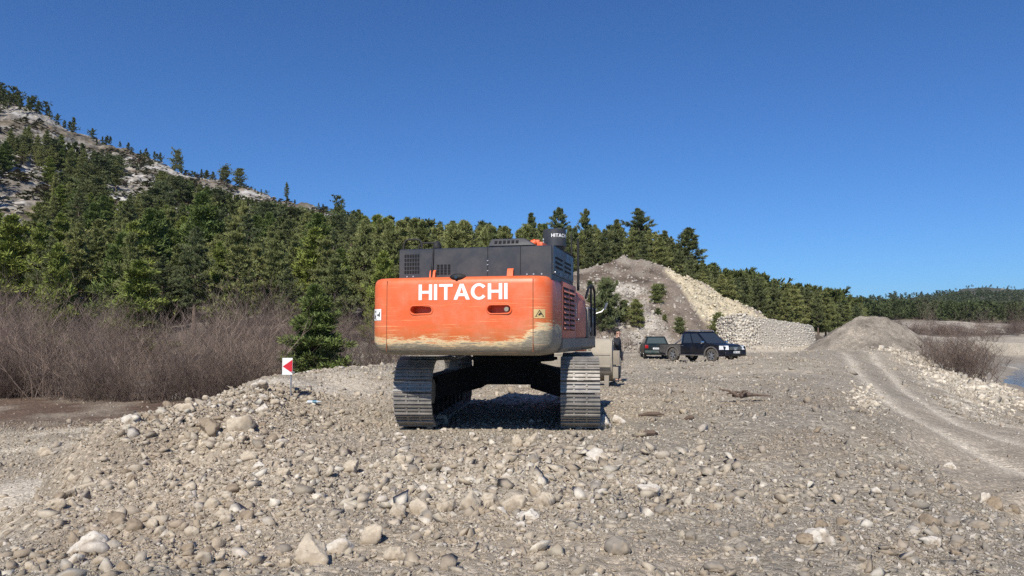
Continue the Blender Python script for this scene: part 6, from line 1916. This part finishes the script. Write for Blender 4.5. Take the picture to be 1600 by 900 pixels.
NAMED = [
    (322, 672, 44, 36, 'brown', "big earthy boulder on the left heap with a deeply shadowed right side"),
    (372, 664, 46, 34, 'lime', "buff boulder just right of the shadowed boulder on the left heap"),
    (200, 656, 34, 22, 'white', "flat white slab on the left shoulder of the left heap"),
    (290, 640, 30, 18, 'lime', "buff rock lying on the heap crest above the shadowed boulder"),
    (402, 602, 30, 20, 'white', "pale block on the far end of the left heap's crest"),
    (362, 600, 24, 16, 'lime', "small block perched left of the pale block on the heap crest"),
    (408, 640, 26, 22, 'white', "whitish stone below the heap's far crest in line with the chevron sign"),
    (398, 730, 24, 20, 'white', "white angular stone on the right flank of the left heap"),
    (440, 738, 24, 20, 'lime', "buff angular stone next to the white one on the heap's right flank"),
    (385, 718, 30, 22, 'lime', "yellowish block above the white angular stone on the heap's flank"),
    (202, 750, 16, 22, 'brown', "dark upright stone on the middle of the left heap's face"),
    (105, 770, 26, 20, 'lime', "rounded buff stone near the left foot of the heap"),
    (82, 790, 36, 22, 'lime', "low buff rock beneath the rounded buff stone at the heap's left foot"),
    (235, 798, 26, 20, 'lime', "sunlit stone in the middle of the lower left slope"),
    (175, 812, 34, 26, 'brown', "brown block upslope of the large white slab"),
    (125, 852, 66, 38, 'white', "large white slab in the lower left corner of the rubble"),
    (110, 878, 34, 20, 'white', "white chunk in front of the large white slab"),
    (345, 808, 32, 24, 'lime', "knobbly grey buff stone on the lower right slope of the heap"),
    (372, 830, 12, 18, 'white', "small bright white stone standing upright on the lower slope"),
    (488, 868, 74, 44, 'lime', "large mottled buff boulder low in the rubble bank"),
    (528, 855, 50, 30, 'white', "white slab leaning on the right side of the mottled boulder"),
    (580, 838, 44, 36, 'lime', "round buff boulder at the left end of the rubble bank"),
    (615, 868, 40, 26, 'lime', "yellowish stone below the round buff boulder"),
    (545, 730, 30, 28, 'lime', "upright pale rock in front of the left track"),
    (562, 768, 34, 24, 'lime', "buff block between the upright pale rock and the bank's left end"),
    (618, 798, 34, 26, 'lime', "block third from left in the line of pale boulders"),
    (652, 795, 40, 36, 'lime', "large pale boulder left of the grey cobble in the boulder line"),
    (668, 808, 22, 24, 'grey', "smooth grey cobble wedged in the line of pale boulders"),
    (697, 793, 34, 24, 'lime', "yellowish boulder in the middle of the boulder line"),
    (733, 782, 40, 42, 'lime', "tall cream boulder right of the boulder line's middle"),
    (765, 785, 38, 34, 'lime', "cream boulder touching the tall one on its right"),
    (803, 788, 44, 30, 'lime', "broad cream boulder above the crushed white patch"),
    (850, 782, 34, 30, 'lime', "cream boulder at the right end of the boulder line"),
    (820, 808, 56, 18, 'white', "crumbled white patch of stone below the broad cream boulder"),
    (645, 735, 22, 20, 'grey', "round grey cobble in the rubble behind the left track"),
    (832, 720, 26, 26, 'grey', "grey rounded block on the rubble below the machine's right track"),
    (833, 686, 34, 26, 'lime', "cream boulder just in front of the shadow under the machine"),
    (808, 690, 18, 26, 'lime', "narrow upright stone at the edge of the machine's shadow"),
    (945, 660, 40, 30, 'white', "white jagged rock touching the right track's outer side"),
    (968, 655, 24, 20, 'white', "small white rock beyond the jagged one beside the right track"),
    (690, 655, 22, 24, 'lime', "pale rock jammed against the inner side of the left track"),
    (935, 710, 40, 28, 'white', "bluish white broken rock below the right track"),
    (1017, 768, 40, 28, 'white', "white rock with a dark underside alone on the gravel right of the boulder line"),
    (1037, 798, 32, 20, 'grey', "half buried grey cobble below the dark bottomed white rock"),
    (966, 855, 50, 36, 'grey', "largest grey river boulder in the foreground, smooth and flat topped"),
    (1148, 728, 26, 18, 'grey', "grey oval cobble in the middle of the right hand gravel"),
    (1280, 842, 56, 30, 'white', "rock half white half earth brown in the right foreground"),
    (1262, 845, 34, 26, 'brown', "earthy lump attached left of the half white rock"),
    (1080, 838, 20, 22, 'grey', "small upright grey stone left of the half white rock"),
    (1160, 857, 26, 20, 'grey', "grey brown cobble between the small upright stone and the half white rock"),
    (1320, 742, 26, 16, 'grey', "bluish grey flat stone on the gravel shoulder"),
    (1372, 768, 18, 14, 'white', "small white stone near the shoulder of the pad"),
    (1433, 772, 30, 20, 'grey', "large oval grey cobble on the shoulder above the low road"),
    (1488, 728, 22, 14, 'white', "white stone at the very edge of the low road"),
    (1545, 780, 30, 22, 'white', "pale stone with a dark left side on the right edge of the pad"),
    (1560, 792, 32, 24, 'brown', "dark grey brown stone right behind the pale one on the pad edge"),
    (1462, 815, 40, 28, 'brown', "dark boulder in the cluster of river stones at lower right"),
    (1495, 818, 36, 22, 'grey', "flat grey boulder right of the dark boulder at lower right"),
    (1535, 822, 36, 18, 'grey', "long grey stone at the right of the river stone cluster"),
    (1402, 765, 20, 18, 'grey', "round grey cobble left of the large oval one on the shoulder"),
    (1460, 848, 36, 18, 'white', "light flat stone below the dark boulder at lower right"),
    (1500, 845, 26, 20, 'grey', "dark grey cobble right of the light flat stone"),
    (1180, 878, 30, 14, 'white', "white chip near the bottom edge of the gravel"),
    (1120, 888, 40, 22, 'grey', "flat grey stone cut by the bottom edge of the picture"),
    (1060, 610, 22, 12, 'grey', "low grey stone on the far gravel in front of the pickup truck"),
    (1278, 672, 18, 12, 'brown', "brown stone lying on the gravel short of the cut bank"),
    (1465, 540, 26, 12, 'white', "bright white boulder at the top of the stony river bank"),
    (1440, 545, 22, 10, 'white', "white rock left of the bright boulder on top of the bank"),
    (1530, 598, 18, 10, 'white', "white rock low down on the river bank below the brown bushes"),
    (1592, 623, 14, 8, 'white', "single white stone out on the river flat at the right edge"),
    (1340, 640, 24, 10, 'lime', "pale slab sticking out of the small cut bank beside the ramp"),
]
for a in NAMED: rock_at(*a)
def loose(n, pxr, pyr, wr, kinds, label, group, seed):
    r = np.random.default_rng(seed)
    for _ in range(n):
        px, py = r.uniform(*pxr), r.uniform(*pyr); w = r.uniform(*wr) * (.6 + .4 * (py - 560) / 340)
        rock_at(px, py, w, w * r.uniform(.55, .85), kinds[int(r.integers(len(kinds)))], label, group, sub=3)
loose(46, (235, 440), (612, 700), (14, 28), ('lime', 'lime', 'brown', 'white'), "loose buff limestone block on the crest of the left rubble heap", "blocks on the left heap's crest", 1)
loose(44, (20, 460), (705, 890), (14, 32), ('lime', 'lime', 'brown'), "loose buff limestone block on the near slope of the left rubble heap", "blocks on the left heap's slope", 2)
loose(28, (560, 900), (690, 850), (12, 24), ('lime', 'lime', 'white'), "cream limestone block in the rubble bank behind the excavator", "blocks in the bank behind the excavator", 3)
loose(26, (1050, 1600), (745, 890), (12, 26), ('grey', 'grey', 'brown'), "rounded grey river cobble on the gravel at lower right", "cobbles on the gravel at lower right", 4)
loose(26, (600, 960), (655, 690), (10, 22), ('lime', 'white'), "pale rock lying against the excavator's tracks", "rocks against the tracks", 5)

# ------------------------------------------------------------------ the valley air: one closed box of thin even haze round everything
hm, nt, b = new_mat("valley_haze")
nt.nodes.remove(b)
pv = nt.nodes.new("ShaderNodeVolumePrincipled")
pv.inputs["Color"].default_value = (0.86, 0.92, 1.0, 1)
pv.inputs["Density"].default_value = 0.00005
pv.inputs["Anisotropy"].default_value = 0.2
nt.links.new(pv.outputs[0], nt.nodes["Material Output"].inputs["Volume"])
m = MB(); m.box((0, 4500, 126.5), (44000, 11000, 271))
tag(m.build("haze", hm, None, None), "thin pale haze hanging in the valley air", "haze", kind="stuff")
